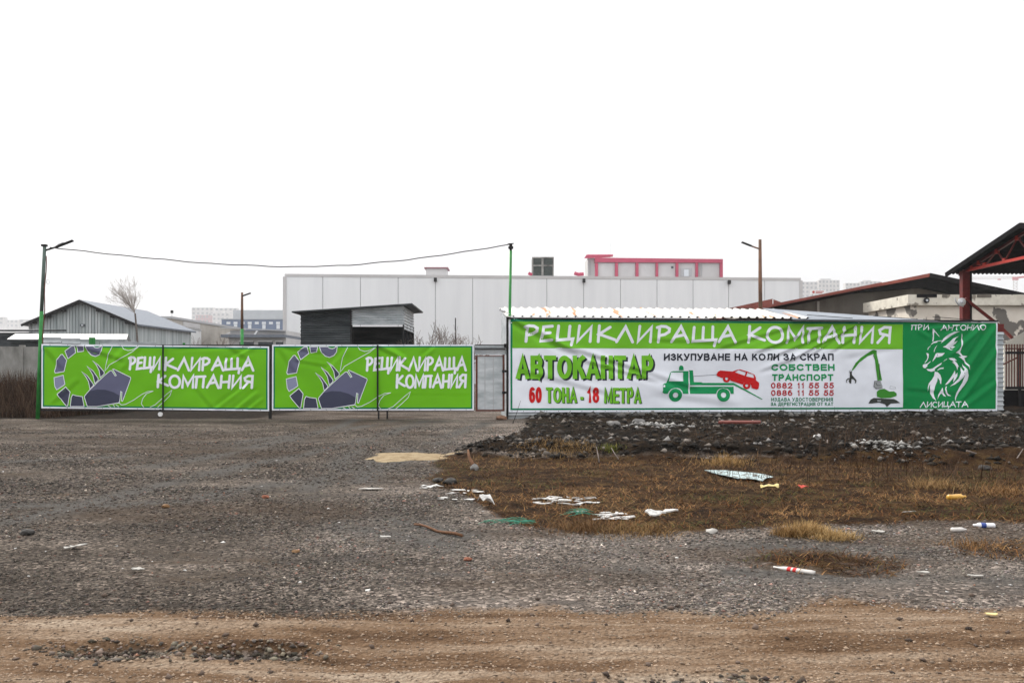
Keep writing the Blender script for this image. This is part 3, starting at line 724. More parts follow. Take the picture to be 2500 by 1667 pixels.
GRID = 0.06
class Banner:
    """A sheet in the upright plane through two ground points; art is laid out on it in metres."""
    def __init__(s, root, A, B, creases, amp, seed):
        s.A, s.B = Vector((A[0], A[1], 0)), Vector((B[0], B[1], 0))
        s.U = (s.B - s.A).normalized(); s.Nn = Vector((s.U.y, -s.U.x, 0))      # towards the camera
        s.root, s.amp, s.seed = root, amp, seed
        s.cr = []
        for (p0, p1, w, a) in creases:
            s.cr.append((s.uv(*p0), s.uv(*p1), w, a))
        s.k = 0
    def uv(s, px, py):      # where the sight line through a photo pixel meets the sheet
        d = Vector(((px-CX)/F, 1.0, -(py-HY)/F)); o = Vector((0, 0, CZ))
        t = (s.A - o).dot(s.Nn) / d.dot(s.Nn); p = o + d*t
        return ((p - s.A).dot(s.U), p.z)
    def disp(s, u, v):
        u, v = np.asarray(u, float), np.asarray(v, float)
        z = s.amp*(fbm(u*0.8, v*0.9, 3, s.seed) - 0.5) + 0.25*s.amp*(fbm(u*1.1+v*1.6, v*2.6-u*1.2, 2, s.seed+3) - 0.5)
        for (a, b, w, am) in s.cr:
            dx, dy = b[0]-a[0], b[1]-a[1]; L = math.hypot(dx, dy)
            t = ((u-a[0])*dx + (v-a[1])*dy)/L/L; d = ((v-a[1])*dx - (u-a[0])*dy)/L
            e = np.clip(np.minimum(t, 1-t)*6 + 0.5, 0, 1)
            z = z + 2.5*am*e*(d/w)*np.exp(-(d/w)**2)
        return z
    def emit(s, name, faces2d, m, layer, parent=None, cut=True):
        """faces2d: rings in (u, v); cut on a grid so the print follows the folds of the sheet"""
        bm = bmesh.new()
        for ring in faces2d:
            z = 0.0
            if isinstance(ring, tuple): ring, z = ring
            try: bm.faces.new([bm.verts.new((p[0], p[1], z)) for p in ring])
            except ValueError: pass
        if cut:
            vs = np.array([v.co[:2] for v in bm.verts]); lo, hi = vs.min(0), vs.max(0)
            for ax in (0, 1):
                g = math.floor(lo[ax]/GRID)*GRID + GRID
                while g < hi[ax]:
                    no = (1,0,0) if ax == 0 else (0,1,0)
                    bmesh.ops.bisect_plane(bm, geom=bm.verts[:]+bm.edges[:]+bm.faces[:], plane_co=(g if ax==0 else 0, g if ax else 0, 0), plane_no=no, dist=1e-5)
                    g += GRID
        bm.verts.ensure_lookup_table()
        co = np.array([v.co[:] for v in bm.verts])
        D = s.disp(co[:,0], co[:,1]) + layer*0.005 + co[:,2]
        og = np.array(ORG[s.root.name])
        W = np.array(s.A)[None] + co[:,:1]*np.array(s.U)[None] + D[:,None]*np.array(s.Nn)[None]
        W[:,2] = co[:,1]
        W = W - og
        for v, p in zip(bm.verts, W): v.co = p
        me = bpy.data.meshes.new(name); bm.to_mesh(me); bm.free()
        me.materials.append(m); me.shade_smooth()
        return new_obj(name, me, parent or s.root)
    def rect(s, px0, py0, px1, py1):   # photo-pixel box -> ring
        return [s.uv(px0,py1), s.uv(px1,py1), s.uv(px1,py0), s.uv(px0,py0)]
    def ringpx(s, pts): return [s.uv(*p) for p in pts]
    def sheet(s, name, corners, m, layer, parent=None):
        """four photo-pixel corners (bl, br, tr, tl) as a fine grid"""
        return s.emit(name, [[s.uv(*p) for p in corners]], m, layer, parent)
    def fill(s, rings_px, z=0.0):
        """polygon with optional holes -> triangles"""
        R = [[Vector((*s.uv(*p), 0)) for p in r] for r in rings_px]
        flat = [p for r in R for p in r]
        return [([flat[i] for i in t], z) for t in geometry.tessellate_polygon(R)]
    def stroke(s, pts_px, w_px, cap='round', closed=False, z=0.0):
        pp = [s.uv(*p) for p in pts_px]
        w = w_px/73.0
        return [(r, z) for r in ribbon(pp, w, cap, closed)]
    def write(s, name, words, m, layer, parent=None):
        for w in words: s.emit(name, w, m, layer, parent)
    def text(s, txt, tl, tr, h_px, w_px, font, space=0.16, word=0.45, cap='round', boxes=None, inset=False, tl_drop=0):
        """capitals between photo pixels tl and tr (top edge), h_px tall"""
        glyph = [font.get(c) for c in txt]
        tot = sum((g[0] if g else word) for g in glyph) + space*(len(txt)-1)
        faces, x, words = [], 0.0, []
        for i, (c, g) in enumerate(zip(txt, glyph)):
            wd = g[0] if g else word
            if g:
                if boxes: bx0, bx1 = boxes[i]
                else:
                    bx0 = tl[0] + (tr[0]-tl[0])*x/tot; bx1 = tl[0] + (tr[0]-tl[0])*(x+wd)/tot
                f = (bx0-tl[0])/max(1e-6, tr[0]-tl[0]); ty = tl[1] + (tr[1]-tl[1])*f
                for k, st in enumerate(g[1]):
                    pts = []
                    for (a, b) in st:
                        if inset: X = bx0 + w_px/2 + (bx1-bx0-w_px)*a; Yp = ty + w_px/2 + (h_px-w_px)*(1-b)
                        else: X = bx0 + (bx1-bx0)*a/wd; Yp = ty + h_px*(1-b)
                        pts.append((X, Yp))
                    closed = math.dist(pts[0], pts[-1]) < 0.3 and len(pts) > 5
                    if inset and not closed:           # butt ends reach the box edge
                        for e, nb in ((0,1),(-1,-2)):
                            d = Vector(pts[e]) - Vector(pts[nb]); d = d.normalized()*w_px/2
                            if abs(d.y) > abs(d.x)*0.6 or abs(d.x) > abs(d.y)*3: pts[e] = (pts[e][0]+d.x, pts[e][1]+d.y)
                    faces += s.stroke(pts, w_px, 'butt' if inset else 'round', closed, z=0.0005*k)
            else: words.append(faces); faces = []
            x += wd + space
        return words + [faces]

def zoomer(ox, oy, sc):
    return lambda pts: [(ox + x/sc, oy + y/sc) for x, y in pts]

SCORP = dict(
  segs=[([(320,150),(385,100),(410,100),(425,165),(350,225)],1), ([(435,100),(510,100),(500,150),(445,160)],1),
        ([(525,100),(602,100),(620,115),(645,119),(668,112),(676,100),(692,100),(685,150),(660,185),(620,203),(580,190),(545,155)],1),
        ([(295,182),(338,240),(312,352),(225,367),(217,350),(240,240),(280,185)],1), ([(213,412),(305,388),(322,478),(300,495),(240,532),(222,500)],2),
        ([(332,503),(372,555),(350,690),(335,690),(265,605),(247,575)],3), ([(400,580),(430,590),(495,600),(512,697),(376,697),(385,610)],3),
        ([(595,245),(650,285),(710,355),(710,375),(672,412),(660,340),(635,290)],3), ([(540,298),(600,345),(652,420),(650,440),(618,470),(600,390),(575,345)],3),
        ([(488,352),(545,395),(605,480),(600,495),(570,525),(555,450),(530,405)],3)],
  claw=[(768,345),(785,343),(818,396),(830,390),(795,330),(802,326),(970,408),(974,422),(892,645),(882,642),(886,555),(874,548),(864,640),(855,660),(640,697),(545,697),(515,605),(520,590),(570,530),(640,462),(715,390)],
  dark=[(562,545),(640,528),(720,532),(800,555),(866,592),(862,640),(853,656),(640,693),(548,693),(519,605),(524,590)],
  lines=[[(790,105),(740,210),(718,345),(745,315),(760,290),(870,225),(1000,150),(1050,108)], [(888,105),(905,130),(950,145),(1000,135),(1040,110)],
         [(640,697),(860,662),(880,682),(920,676),(1000,635),(1080,580),(1140,550),(1195,545)], [(1195,545),(1130,570),(1092,620),(1078,670),(1100,703)],
         [(1165,703),(1215,680),(1270,630),(1330,575),(1380,535),(1360,590),(1300,650),(1240,703)], [(750,690),(775,703)], [(800,682),(815,700)], [(830,682),(855,700)]])

def gate_banner(name, label, corners, z2p, txt1, txt2, wt, creases, seed):
    (x0,yt0), (x1,yt1), (x1b,yb1), (x0b,yb0) = corners
    root = thing(name, label, 'banner', at((x0+x1)/2, (yb0+yb1)/2, 30.0), 'green banners tied to the sliding gates')
    B = Banner(root, (gx(x0,30.0), 29.98), (gx(x1,30.0), 29.98), creases, 0.05, seed)
    def inner(d): return [(x0b+d,yb0-d),(x1b-d,yb1-d),(x1-d,yt1+d),(x0+d,yt0+d)]
    B.sheet('banner_sheet', inner(0), I_white, 0)
    B.sheet('printed_border', inner(3.6), I_border, 1)
    B.sheet('printed_field', inner(7.2), I_lime, 2)
    o = B.emit('scorpion_emblem', B.fill([z2p(SCORP['claw'])]), I_slate, 3)
    B.emit('emblem_outline', B.stroke(z2p(SCORP['claw']), 1.5, closed=True), I_text, 4.4, o)
    B.emit('emblem_shade', B.fill([z2p(SCORP['dark'])]), I_slate3, 3.5, o)
    for i, (ring, k) in enumerate(SCORP['segs']):
        B.emit('emblem_segment', B.fill([z2p(ring)]), {1: I_slate, 2: I_slate2, 3: I_slate3}[k], 3, o)
        B.emit('emblem_outline', B.stroke(z2p(ring), 1.5, closed=True, z=0.0003*(i%3)), I_text, 4.6, o)
    for i, ln in enumerate(SCORP['lines']): B.emit('emblem_outline', B.stroke(z2p(ln), 1.3, z=0.0003*(i%4)), I_text, 4.6, o)
    for t in (txt1 + txt2): B.write('lettering', B.text(t[0], t[1], t[2], t[3], wt, HAND, space=0.14), I_text, 4)
    ey = []
    for i in range(13):
        f = (i+0.5)/13
        for ya, yb in ((yt0,yt1),(yb0,yb1)):
            sg = 1.8 if ya == yt0 else -1.8
            c = B.uv(x0+(x1-x0)*f, ya+(yb-ya)*f+sg); ey.append([(c[0]+0.013*math.cos(t), c[1]+0.013*math.sin(t)) for t in np.linspace(0,2*math.pi,7)[:-1]])
    B.emit('eyelet_row', ey, M_dark, 1.5, cut=False)['kind'] = 'stuff'
    return B

z2 = zoomer(80, 820, 4.055)
_z3 = zoomer(640, 820, 3.794)
z3 = lambda pts: _z3([(x*0.985+15, y*0.955+5) for x, y in pts])
gate_banner('gate_banner', 'bright green vinyl banner with scorpion and white lettering beside the tall green pole', [(101,839.7),(657,845.5),(657,1003.2),(101,996)],
    z2, [('РЕЦИ', (80+960/4.055, 820+212/4.055), (80+1262/4.055, 820+212/4.055), 29), ('КЛИРАЩА', (80+1308/4.055, 820+218/4.055), (80+2185/4.055, 820+220/4.055), 29.5)],
    [('К', (80+1238/4.055, 820+388/4.055), (80+1340/4.055, 820+388/4.055), 29), ('ОМПАНИЯ', (80+1352/4.055, 820+390/4.055), (80+2178/4.055, 820+394/4.055), 29.5)], 6.1,
    [((180,843),(300,880),0.10,0.03),((300,848),(265,890),0.12,0.022),((340,850),(300,905),0.09,-0.02),((560,850),(610,880),0.09,0.02),((620,845),(545,885),0.07,0.03),((600,940),(520,1000),0.07,0.03),
     ((625,955),(570,1000),0.07,0.03),((480,950),(520,1000),0.09,0.02),((110,850),(150,900),0.12,0.025),((430,850),(560,845),0.06,0.02),((130,985),(190,930),0.1,0.02),((640,970),(600,1001),0.06,0.03)], 101)
gate_banner('gate_banner', 'bright green vinyl banner with scorpion and white lettering beside the narrow metal door', [(664,841.5),(1157,841),(1157,1001.5),(664,1001.5)],
    z3, [('РЕЦИКЛИРАЩА', (640+968/3.794, 820+202/3.794), (640+1886/3.794, 820+198/3.794), 31)],
    [('КОМПАНИЯ', (640+1245/3.794, 820+362/3.794), (640+1886/3.794, 820+358/3.794), 30.5)], 6.0,
    [((920,846),(990,880),0.08,0.035),((1010,895),(960,850),0.10,0.02),((1060,846),(1030,870),0.07,0.03),((690,848),(790,862),0.07,0.02),((720,880),(800,895),0.07,0.018),((845,850),(800,900),0.09,0.02),
     ((925,962),(1150,962),0.04,0.008),((680,850),(720,910),0.12,0.02)], 131)

# --- wide banner
XA, YA = gx(1242, 30.0), 30.0
XB, YB = gx(2435, 31.65), 31.65
wide = thing('wide_banner', 'long white and green vinyl banner with tow truck and fox head', 'banner', ((XA+XB)/2, (YA+YB)/2, 0.2))
WB = Banner(wide, (XA, YA), (XB, YB),
    [((1248,782),(1390,860),0.10,0.06),((1300,800),(1420,872),0.09,0.045),((1390,850),(1560,905),0.10,0.04),((1420,880),(1600,930),0.09,0.03),((1560,905),(1700,950),0.12,0.025),
     ((1270,905),(1480,960),0.12,0.02),((1850,860),(2010,800),0.09,0.045),((1880,875),(2060,800),0.07,0.04),((1930,880),(2090,795),0.06,0.06),((1985,865),(2080,800),0.06,0.045),((1760,850),(1930,800),0.09,0.03),
     ((2030,860),(2110,810),0.07,0.03),((1860,905),(1990,860),0.09,0.025),((2070,870),(2180,850),0.12,0.012),((2425,795),(2340,920),0.11,0.05),((2400,790),(2320,860),0.10,0.05),((2360,790),(2260,800),0.08,0.03),
     ((2430,850),(2340,980),0.12,0.045),((2345,800),(2310,815),0.07,0.035),((2270,820),(2240,800),0.09,0.03),((2430,930),(2350,990),0.12,0.03),((2215,950),(2330,960),0.10,0.015),((1600,830),(1760,838),0.10,0.02),((1600,960),(1800,990),0.2,0.02)], 0.07, 171)
TLx, TRx = 1242, 2435
def yt(px): return 775 + (784-775)*(px-TLx)/(TRx-TLx)
def yb(px): return 1006 + (1003-1006)*(px-TLx)/(TRx-TLx)
WB.sheet('banner_sheet', [(TLx,yb(TLx)),(TRx,yb(TRx)),(TRx,yt(TRx)),(TLx,yt(TLx))], I_white, 0)
bd = []
x0, x1 = 1246.3, 2204
bd.append(WB.ringpx([(x0,yt(x0)+4),(x0,yb(x0)-5),(x0+4.6,yb(x0)-9.4),(x0+4.6,yt(x0)+9.6)][::1]))
bd.append(WB.ringpx([(x0,yt(x0)+4),(x0+4.6,yt(x0)+9.6),(x1,yt(x1)+9.6),(x1,yt(x1)+4)]))
bd.append(WB.ringpx([(x0+4.6,yb(x0)-9.4),(x0,yb(x0)-5),(x1,yb(x1)-5),(x1,yb(x1)-9.4)]))
WB.emit('printed_border', bd, I_border, 1)
WB.sheet('lime_strip', [(1251,849.5),(2204,852.5),(2204,yt(2204)+9.7),(1251,yt(1251)+9.7)], I_lime2, 1)
WB.sheet('green_field', [(2204.1,998.5),(2431,998.2),(2431,788.5),(2204.1,yt(2204)+4)], I_green, 1)
zt = zoomer(1240, 780, 4.704)
title = 'РЕЦИКЛИРАЩА КОМПАНИЯ'
xr = [(195,345),(375,515),(558,750),(790,962),(1030,1225),(1243,1432),(1485,1655),(1715,1865),(1875,2070),(2115,2393),(2415,2610),None,(2757,2945),(2970,3160),(3200,3395),(3443,3603),(3615,3805),(3838,3993),(4032,4195),(4238,4390)]
bxs = [None if r is None else (1240+r[0]/4.704, 1240+r[1]/4.704) for r in xr]
tx = WB.text(title, (1240+195/4.704, 780+72/4.704), (1240+4390/4.704, 780+88/4.704), 38.0, 7.2, HAND, boxes=bxs)
WB.write('lettering', tx, I_text, 2.2)
z4 = zoomer(1230, 740, 5.6); z6 = zoomer(1850, 840, 6.357); z5 = zoomer(1580, 820, 7.35); zf = zoomer(2230, 780, 7.129)
def boldline(txt, z, xa, xb, ya, yb_, w, m, sh=None, sp=0.14, wd=0.34, nm='lettering', lay=2.2):
    (ax, ay), (bx, by) = z([(xa, ya), (xb, yb_)])
    f = WB.text(txt, (ax, ay), (bx, ay), by-ay, w, BOLD, space=sp, word=wd, inset=True)
    if sh:
        g = WB.text(txt, (ax+sh[0], ay+sh[1]), (bx+sh[0], ay+sh[1]), by-ay, w, BOLD, space=sp, word=wd, inset=True)
        WB.write('lettering_shadow', g, I_navy, 1.4)
    WB.write(nm, f, m, lay)
boldline('АВТОКАНТАР', z4, 165, 2045, 715, 1035, 11.0, I_lime2, (4.4,3.7), sp=0.06)
boldline('60', z4, 345, 520, 1145, 1362, 6.6, I_red, sp=0.03)
boldline('ТОНА', z4, 575, 1000, 1150, 1363, 6.3, I_lime2, (1.9,1.6), sp=0.05)
boldline('-', z4, 1045, 1088, 1225, 1355, 7.5, I_lime2, (1.9,1.6))
boldline('18', z4, 1140, 1305, 1150, 1362, 6.6, I_red, sp=0.06)
boldline('МЕТРА', z4, 1367, 1880, 1155, 1367, 6.2, I_lime2, (1.9,1.6), sp=0.05)
WB.write('lettering', WB.text('ИЗКУПУВАНЕ НА КОЛИ ЗА СКРАП', (1620.8,862.8), (2035.6,862.8), 17.2, 3.7, BOLD, space=0.14, word=0.36, inset=True), I_navy, 2.2)
boldline('СОБСТВЕН', z6, 207, 1192, 308, 412, 4.1, I_truck, sp=0.14)
boldline('ТРАНСПОРТ', z6, 220, 1168, 465, 568, 3.9, I_truck, sp=0.14)
boldline('0882 11 55 55', z6, 205, 1175, 597, 687, 2.9, I_darkred, sp=0.16, wd=0.42)
boldline('0886 11 55 55', z6, 205, 1175, 710, 800, 2.9, I_darkred, sp=0.16, wd=0.42)
boldline('ИЗДАВА УДОСТОВЕРЕНИЯ', z6, 210, 1163, 828, 885, 1.65, I_border, sp=0.16)
boldline('ЗА ДЕРЕГИСТРАЦИЯ ОТ КАТ', z6, 203, 1168, 900, 955, 1.65, I_border, sp=0.16)

def circ(cx, cy, r, n=28): return [(cx+r*math.cos(2*math.pi*i/n), cy+r*math.sin(2*math.pi*i/n)) for i in range(n)]
# tow truck pictogram
cab_ = WB.emit('tow_truck_print', WB.fill([z5([(300,855),(345,840),(365,790),(410,665),(430,640),(470,630),(740,630),(740,1035),(640,1035),(628,985),(590,945),(540,930),(490,932),(430,950),(390,990),(365,1035),(310,1035),(270,1015),(280,970),(280,870)]),
                  z5([(430,650),(645,650),(645,812),(385,812),(400,740)])[::-1]]), I_truck, 2.2)
WB.emit('beacon_print', WB.fill([z5([(570,615),(570,560),(590,530),(625,530),(648,555),(652,615)])]), I_truck, 2.2, cab_)
WB.emit('ramp_print', WB.fill([z5([(742,615),(820,615),(838,825),(970,828),(1000,840),(1555,842),(1590,862),(2070,1130),(2062,1140),(1560,882),(765,882),(758,640)])]), I_truck, 2.2, cab_)
WB.emit('chassis_print', WB.fill([z5([(768,908),(1552,908),(1552,1035),(1500,1035),(1485,985),(1440,945),(1370,930),(1300,945),(1255,985),(1238,1035),(768,1035)])]), I_truck, 2.2, cab_)
for c in ((507,1060),(1368,1058)):
    WB.emit('wheel_print', WB.fill([z5(circ(*c,118)), z5(circ(*c,48))[::-1]]), I_truck, 2.2, cab_)
WB.emit('headlamp_print', WB.fill([z5([(285,882),(318,878),(318,918),(285,918)])]), I_text, 3.2)
WB.emit('winch_line_print', WB.stroke(z5([(830,722),(1250,693)]), 0.7), I_navy, 2.2)
car_ = WB.emit('red_car_print', WB.fill([z5([(1243,685),(1270,640),(1310,618),(1530,636),(1590,612),(1660,598),(1790,635),(1920,690),(1945,740),(1955,800),(2005,835),(2008,880),(1995,950),(1960,958),(1872,930),(1862,880),(1835,840),(1785,825),(1740,835),(1712,870),(1495,800),(1485,750),(1455,715),(1415,705),(1375,720),(1350,755),(1250,715)]),
                z5([(1572,650),(1640,610),(1770,650),(1748,712)])[::-1], z5([(1795,655),(1900,690),(1918,735),(1905,752),(1775,722)])[::-1]]), I_red, 3.4)
for c in ((1424,765),(1785,888)):
    WB.emit('wheel_print', WB.fill([z5(circ(*c,66)), z5(circ(*c,26))[::-1]]), I_red, 3.4, car_)
# material handler picture
mh = WB.fill([z6([(1765,95),(1800,85),(1845,100),(1848,170),(1900,430),(1925,560),(1855,565),(1832,400),(1815,250),(1795,150),(1700,190),(1575,285),(1510,370),(1470,412),(1460,395),(1520,290),(1600,210),(1700,140)])])
mb_ = WB.fill([z6([(1845,740),(1880,705),(1960,690),(2040,735),(2110,730),(2150,760),(2152,800),(2060,832),(1920,838),(1850,815)])])
oh = WB.emit('material_handler_print', mh, I_crane, 2.2); WB.emit('machine_body_print', mb_, I_crane, 2.2, oh)
dk = WB.fill([z6([(1715,920),(1750,860),(1800,832),(1960,845),(2110,850),(2150,870),(2205,912),(2060,920),(2000,975),(1970,930),(1880,905),(1780,918)])])
WB.emit('undercarriage_print', dk, I_machine, 2.2, oh)
dk = WB.fill([z6([(1430,420),(1455,425),(1462,480),(1510,535),(1530,560),(1525,600),(1505,608),(1512,575),(1485,545),(1455,540),(1450,610),(1425,605),(1410,570),(1425,540),(1395,550),(1378,575),(1392,605),(1372,590),(1370,555),(1395,530),(1425,525)])])
WB.emit('ram_print', WB.stroke(z6([(1790,170),(1815,235)]), 1.0), I_machine, 2.2, oh)
dk += WB.stroke(z6(circ(1440,428,22,12)), 0.7, closed=True)
WB.emit('ram_print', WB.stroke(z6([(1880,310),(1890,540)]), 1.6, z=0.004), I_machine, 2.2, oh)
WB.emit('grab_print', dk, I_machine, 2.2, oh)
gk = WB.fill([z6([(1810,570),(1900,575),(1935,660),(1900,690),(1830,690),(1800,660)])]) + WB.fill([z6([(1850,865),(1910,868),(1905,890),(1855,890)])], 0.004) + WB.stroke(z6([(2045,690),(2050,650),(2130,665),(2135,690),(2050,690)]), 0.7)
WB.emit('machine_cab_print', gk, I_grey, 2.6, oh)
WB.emit('machine_cab_frame', WB.stroke(z6([(1812,572),(1798,655),(1835,690),(1930,680)]), 1.2) + WB.stroke(z6([(1812,572),(1905,575)]), 1.2, z=0.0006) + WB.stroke(z6([(1830,600),(1850,640),(1900,640)]), 1.3), I_machine, 3.6, oh)
# fox head
fox = None
for ring in (
  [(325,158),(345,165),(400,225),(458,302),(440,292),(370,212),(358,240),(355,340),(345,385),(330,382),(340,280)],
  [(478,412),(520,330),(600,260),(700,215),(805,205),(720,245),(640,290),(560,350)],
  [(302,445),(320,415),(360,385),(420,370),(500,362),(500,372),(420,380),(412,398),(350,412)],
  [(245,530),(255,490),(300,455),(300,465),(265,495),(255,525)],
  [(418,442),(380,485),(358,540),(360,580),(372,530),(395,480)],
  [(225,582),(250,585),(270,600),(265,660),(245,710),(200,760),(200,745),(235,700),(248,650)],
  [(160,800),(180,778),(240,768),(298,722),(295,740),(245,785),(240,815),(205,848),(170,835)],
  [(225,858),(280,862),(330,850),(420,790),(495,748),(480,780),(400,835),(370,862),(370,890),(310,908),(250,890)],
  [(328,735),(350,680),(385,600),(410,582),(480,585),(545,580),(500,630),(430,655),(400,650),(370,690)],
  [(515,735),(540,705),(580,682),(580,692),(545,712)],
  [(412,890),(420,870),(460,842),(525,832),(520,858),(480,858),(440,870)],
  [(510,475),(560,455),(620,400),(690,330),(785,290),(735,330),(705,395),(778,368),(745,420),(690,458),(735,470),(690,500),(640,490),(655,520),(695,518),(660,532),(600,510),(560,490)],
  [(840,235),(855,280),(862,370),(835,450),(805,570),(850,625),(945,640),(880,668),(920,735),(960,800),(980,880),(950,830),(880,720),(820,670),(780,645),(830,640),(770,585),(718,578),(780,530),(815,460),(845,360)],
  [(608,675),(660,668),(710,675),(755,715),(710,712),(760,760),(795,830),(775,815),(765,885),(745,820),(710,770),(665,738),(700,742),(680,715),(640,700)],
  [(370,905),(420,915),(465,960),(485,1030),(480,1120),(462,1115),(455,1060),(420,1010),(410,1070),(370,1160),(345,1250),(355,1330),(390,1412),(330,1365),(290,1290),(278,1200),(285,1120),(255,1180),(245,1255),(240,1190),(260,1110),(320,1040),(355,980)],
  [(545,1135),(600,1070),(660,990),(700,920),(718,885),(735,960),(775,920),(770,980),(740,1030),(690,1095),(705,1000),(680,1030),(630,1090),(580,1130)],
  [(848,760),(895,820),(935,890),(960,970),(950,1060),(900,1140),(800,1260),(750,1360),(735,1425),(725,1370),(745,1280),(800,1180),(850,1100),(895,960),(860,1010),(790,1080),(720,1130),(630,1162),(700,1110),(780,1030),(830,920),(835,820),(868,900),(885,860)],
  [(500,1180),(510,1250),(530,1290),(565,1340),(520,1325),(490,1285),(460,1300),(430,1345),(412,1390),(425,1320),(460,1240)],
  [(560,1160),(580,1165),(565,1200),(580,1260),(610,1300),(660,1328),(600,1325),(560,1280),(543,1215)]):
    q_ = WB.emit('fox_head_emblem' if fox is None else 'emblem_stroke', WB.fill([zf(ring)]), I_text, 2.2, fox); fox = fox or q_
WB.emit('fox_eye_print', WB.stroke(zf([(418,600),(418,632)]), 0.8), I_navy, 3.2)
fx_ = []
fx_ += WB.text('ПРИ', (2190+218/6.27, 770+142/6.27), (2190+485/6.27, 770+142/6.27), 12.5, 2.3, HAND, space=0.18)
fx_ += WB.text('АНТОНИО', (2190+668/6.27, 770+148/6.27), (2190+1355/6.27, 770+142/6.27), 12.5, 2.3, HAND, space=0.14)
fx_ += WB.text('ЛИСИЦАТА', (2230+112/7.129, 780+1432/7.129), (2230+945/7.129, 780+1425/7.129), 13.0, 2.4, HAND, space=0.12)
WB.write('lettering', fx_, I_text, 2.2)
ey = []
for i in range(42):
    for yy in (yb, ):
        px = 1250 + i*28.4; c = WB.uv(px, yy(px)-2.2); ey.append([(c[0]+0.013*math.cos(t), c[1]+0.013*math.sin(t)) for t in np.linspace(0,2*math.pi,7)[:-1]])
WB.emit('eyelet_row', ey, M_dark, 1.2, cut=False)['kind'] = 'stuff'

# ------------------------------------------------------------------ gates, poles, door, banner shed
def sliding_gate(label, xa, xb, bars, wheels, feet):
    g = thing('sliding_gate', label, 'gate', at((xa+xb)/2, 1010, 30.06), 'sliding gates under green banners')
    y = 30.07
    z0, z1 = gz(1001, y), gz(843, y)
    X0, X1 = gx(xa, y), gx(xb, y)
    MB().bar((X0,y,z0),(X1,y,z0),0.05).build('bottom_rail', M_dark, g)
    MB().bar((X0,y,z1),(X1,y,z1),0.05).build('top_rail', M_dark, g)
    n = 9
    for i in range(n+1):
        x = X0 + (X1-X0)*i/n
        MB().bar((x,y,z0),(x,y,z1),0.035).build('upright', M_dark, g)
    for px, w in bars:
        x = gx(px, 29.88)
        MB().box(x-w/2, x+w/2, 29.86, 29.90, gz(1004,29.9), gz(842,29.9)).build('front_bar', M_dark, g)
    for px in wheels:
        x = gx(px, 30)
        o = MB().tube([(x,29.92,0.17),(x,29.98,0.17)],0.075,12).build('wheel', M_plastic_white, g)
        MB().box(x-0.03,x+0.03,29.93,29.97,0.18,0.33).build('wheel_bracket', M_dark, g)
    for px in feet:
        x = gx(px, 30.0)
        MB().box(x-0.025,x+0.025,30.03,30.08,-0.05,z0).build('foot', M_dark, g)
    return g
sliding_gate('black steel gate frame behind the banner next to the tall green pole', 101, 657, [(398,0.045)], [393], [])
sliding_gate('black steel gate frame behind the banner next to the narrow metal door', 664, 1157, [(922,0.055)], [], [924, 945])
x = gx(660, 30.05)
MB().box(x-0.045,x+0.045,30.0,30.09,-0.1,gz(842,30.05)).thing('gate_post', M_dark, 'black steel post standing between the two green gate banners', 'post')

# tall green pole with lamp
pole = thing('lamp_pole', 'leaning tall green pole with LED lamp arm beside the gate', 'lamp post', at(92, 1022, 30.2))
y = 30.2
pA, pM, pT = Vector(at(92,1026,y)), Vector(at(101.5,760,y)), Vector(at(109,602,y))
MB().tube([pA, pM], [0.068,0.064], 10).build('lower_pole', M_green_paint, pole, True)
MB().tube([pM, pT], [0.060,0.055], 10).build('upper_pole', M_grey_green, pole, True)
MB().box(pT.x-0.09,pT.x+0.07,y-0.07,y+0.07,pT.z,pT.z+0.07).build('cap', M_dark, pole)
MB().bar(at(112,611,y), at(140,602.5,y), 0.05).build('lamp_arm', M_dark, pole)
MB().bar(at(138,603,y-0.02), at(178,587.5,y-0.02), 0.12, 0.055).build('lamp_head', M_dark, pole)
k = MB()
for i in range(3): k.box(*(lambda p: (p[0]-0.03,p[0]+0.03,y-0.05,y+0.05,p[2],p[2]+0.035))(at(144+5*i,598.5-2*i,y)))
k.build('lamp_fitting', M_joint, pole)
pts = [at(113+1.2*math.sin(i*1.1)-14.5*i/20, 625+19*i, y-0.07) for i in range(20)]
MB().tube(pts, 0.017, 5).build('red_cable', M_rust, pole, True)
pts = [at(117+4*math.cos(t), 688+5.5*math.sin(t), y-0.08) for t in np.linspace(0, 2*math.pi, 14)]
MB().tube(pts, 0.007, 4).build('wire_loop', M_joint, pole, True)

cp = thing('cable_pole', 'slim bright green pole with black insulator at the banner edge', 'pole', at(1241, 1012, 30.15))
a, b = Vector(at(1240.5,1015,30.15)), Vector(at(1247,612,30.15))
MB().tube([a,b],[0.052,0.046],10).build('shaft', M_green_paint, cp, True)
MB().tube([b, b+Vector((0,0,0.05)), b+Vector((0,0,0.06)), b+Vector((0,0,0.14)), b+Vector((0,0,0.15)), b+Vector((0,0,0.24))],[0.04,0.04,0.085,0.085,0.05,0.06],10).build('insulator', M_dark, cp)
MB().bar(b+Vector((-0.1,0,0.22)), b+Vector((0.1,0,0.24)), 0.03).build('cable_bracket', M_dark, cp)
c = Vector(at(1222,756,30.0))
o = MB().tube([c, c+Vector((0.16,0.0,-0.07))],[0.045,0.05],10).build('camera_housing', M_plastic_white, cp, True)
MB().tube([c+Vector((-0.02,0,0.008)), c],[0.042,0.042],10).build('lens', M_dark, o)
MB().bar(c+Vector((0.14,0.02,-0.06)), (b.x,30.15,c.z-0.16), 0.02).build('camera_arm', M_plastic_white, cp)
pts = []
for i in range(41):
    t = i/40; px = 122 + (1246-122)*t
    py = np.interp(px, [122,300,500,700,850,1000,1120,1246], [604,624,643,652,648,634,617,597]) + 0.8*math.sin(i*1.7)
    pts.append(at(px, py, 30.17))
MB().tube(pts, 0.018, 5).thing('overhead_cable', M_cable, 'black cable sagging between the two green poles', 'cable', smooth=True)

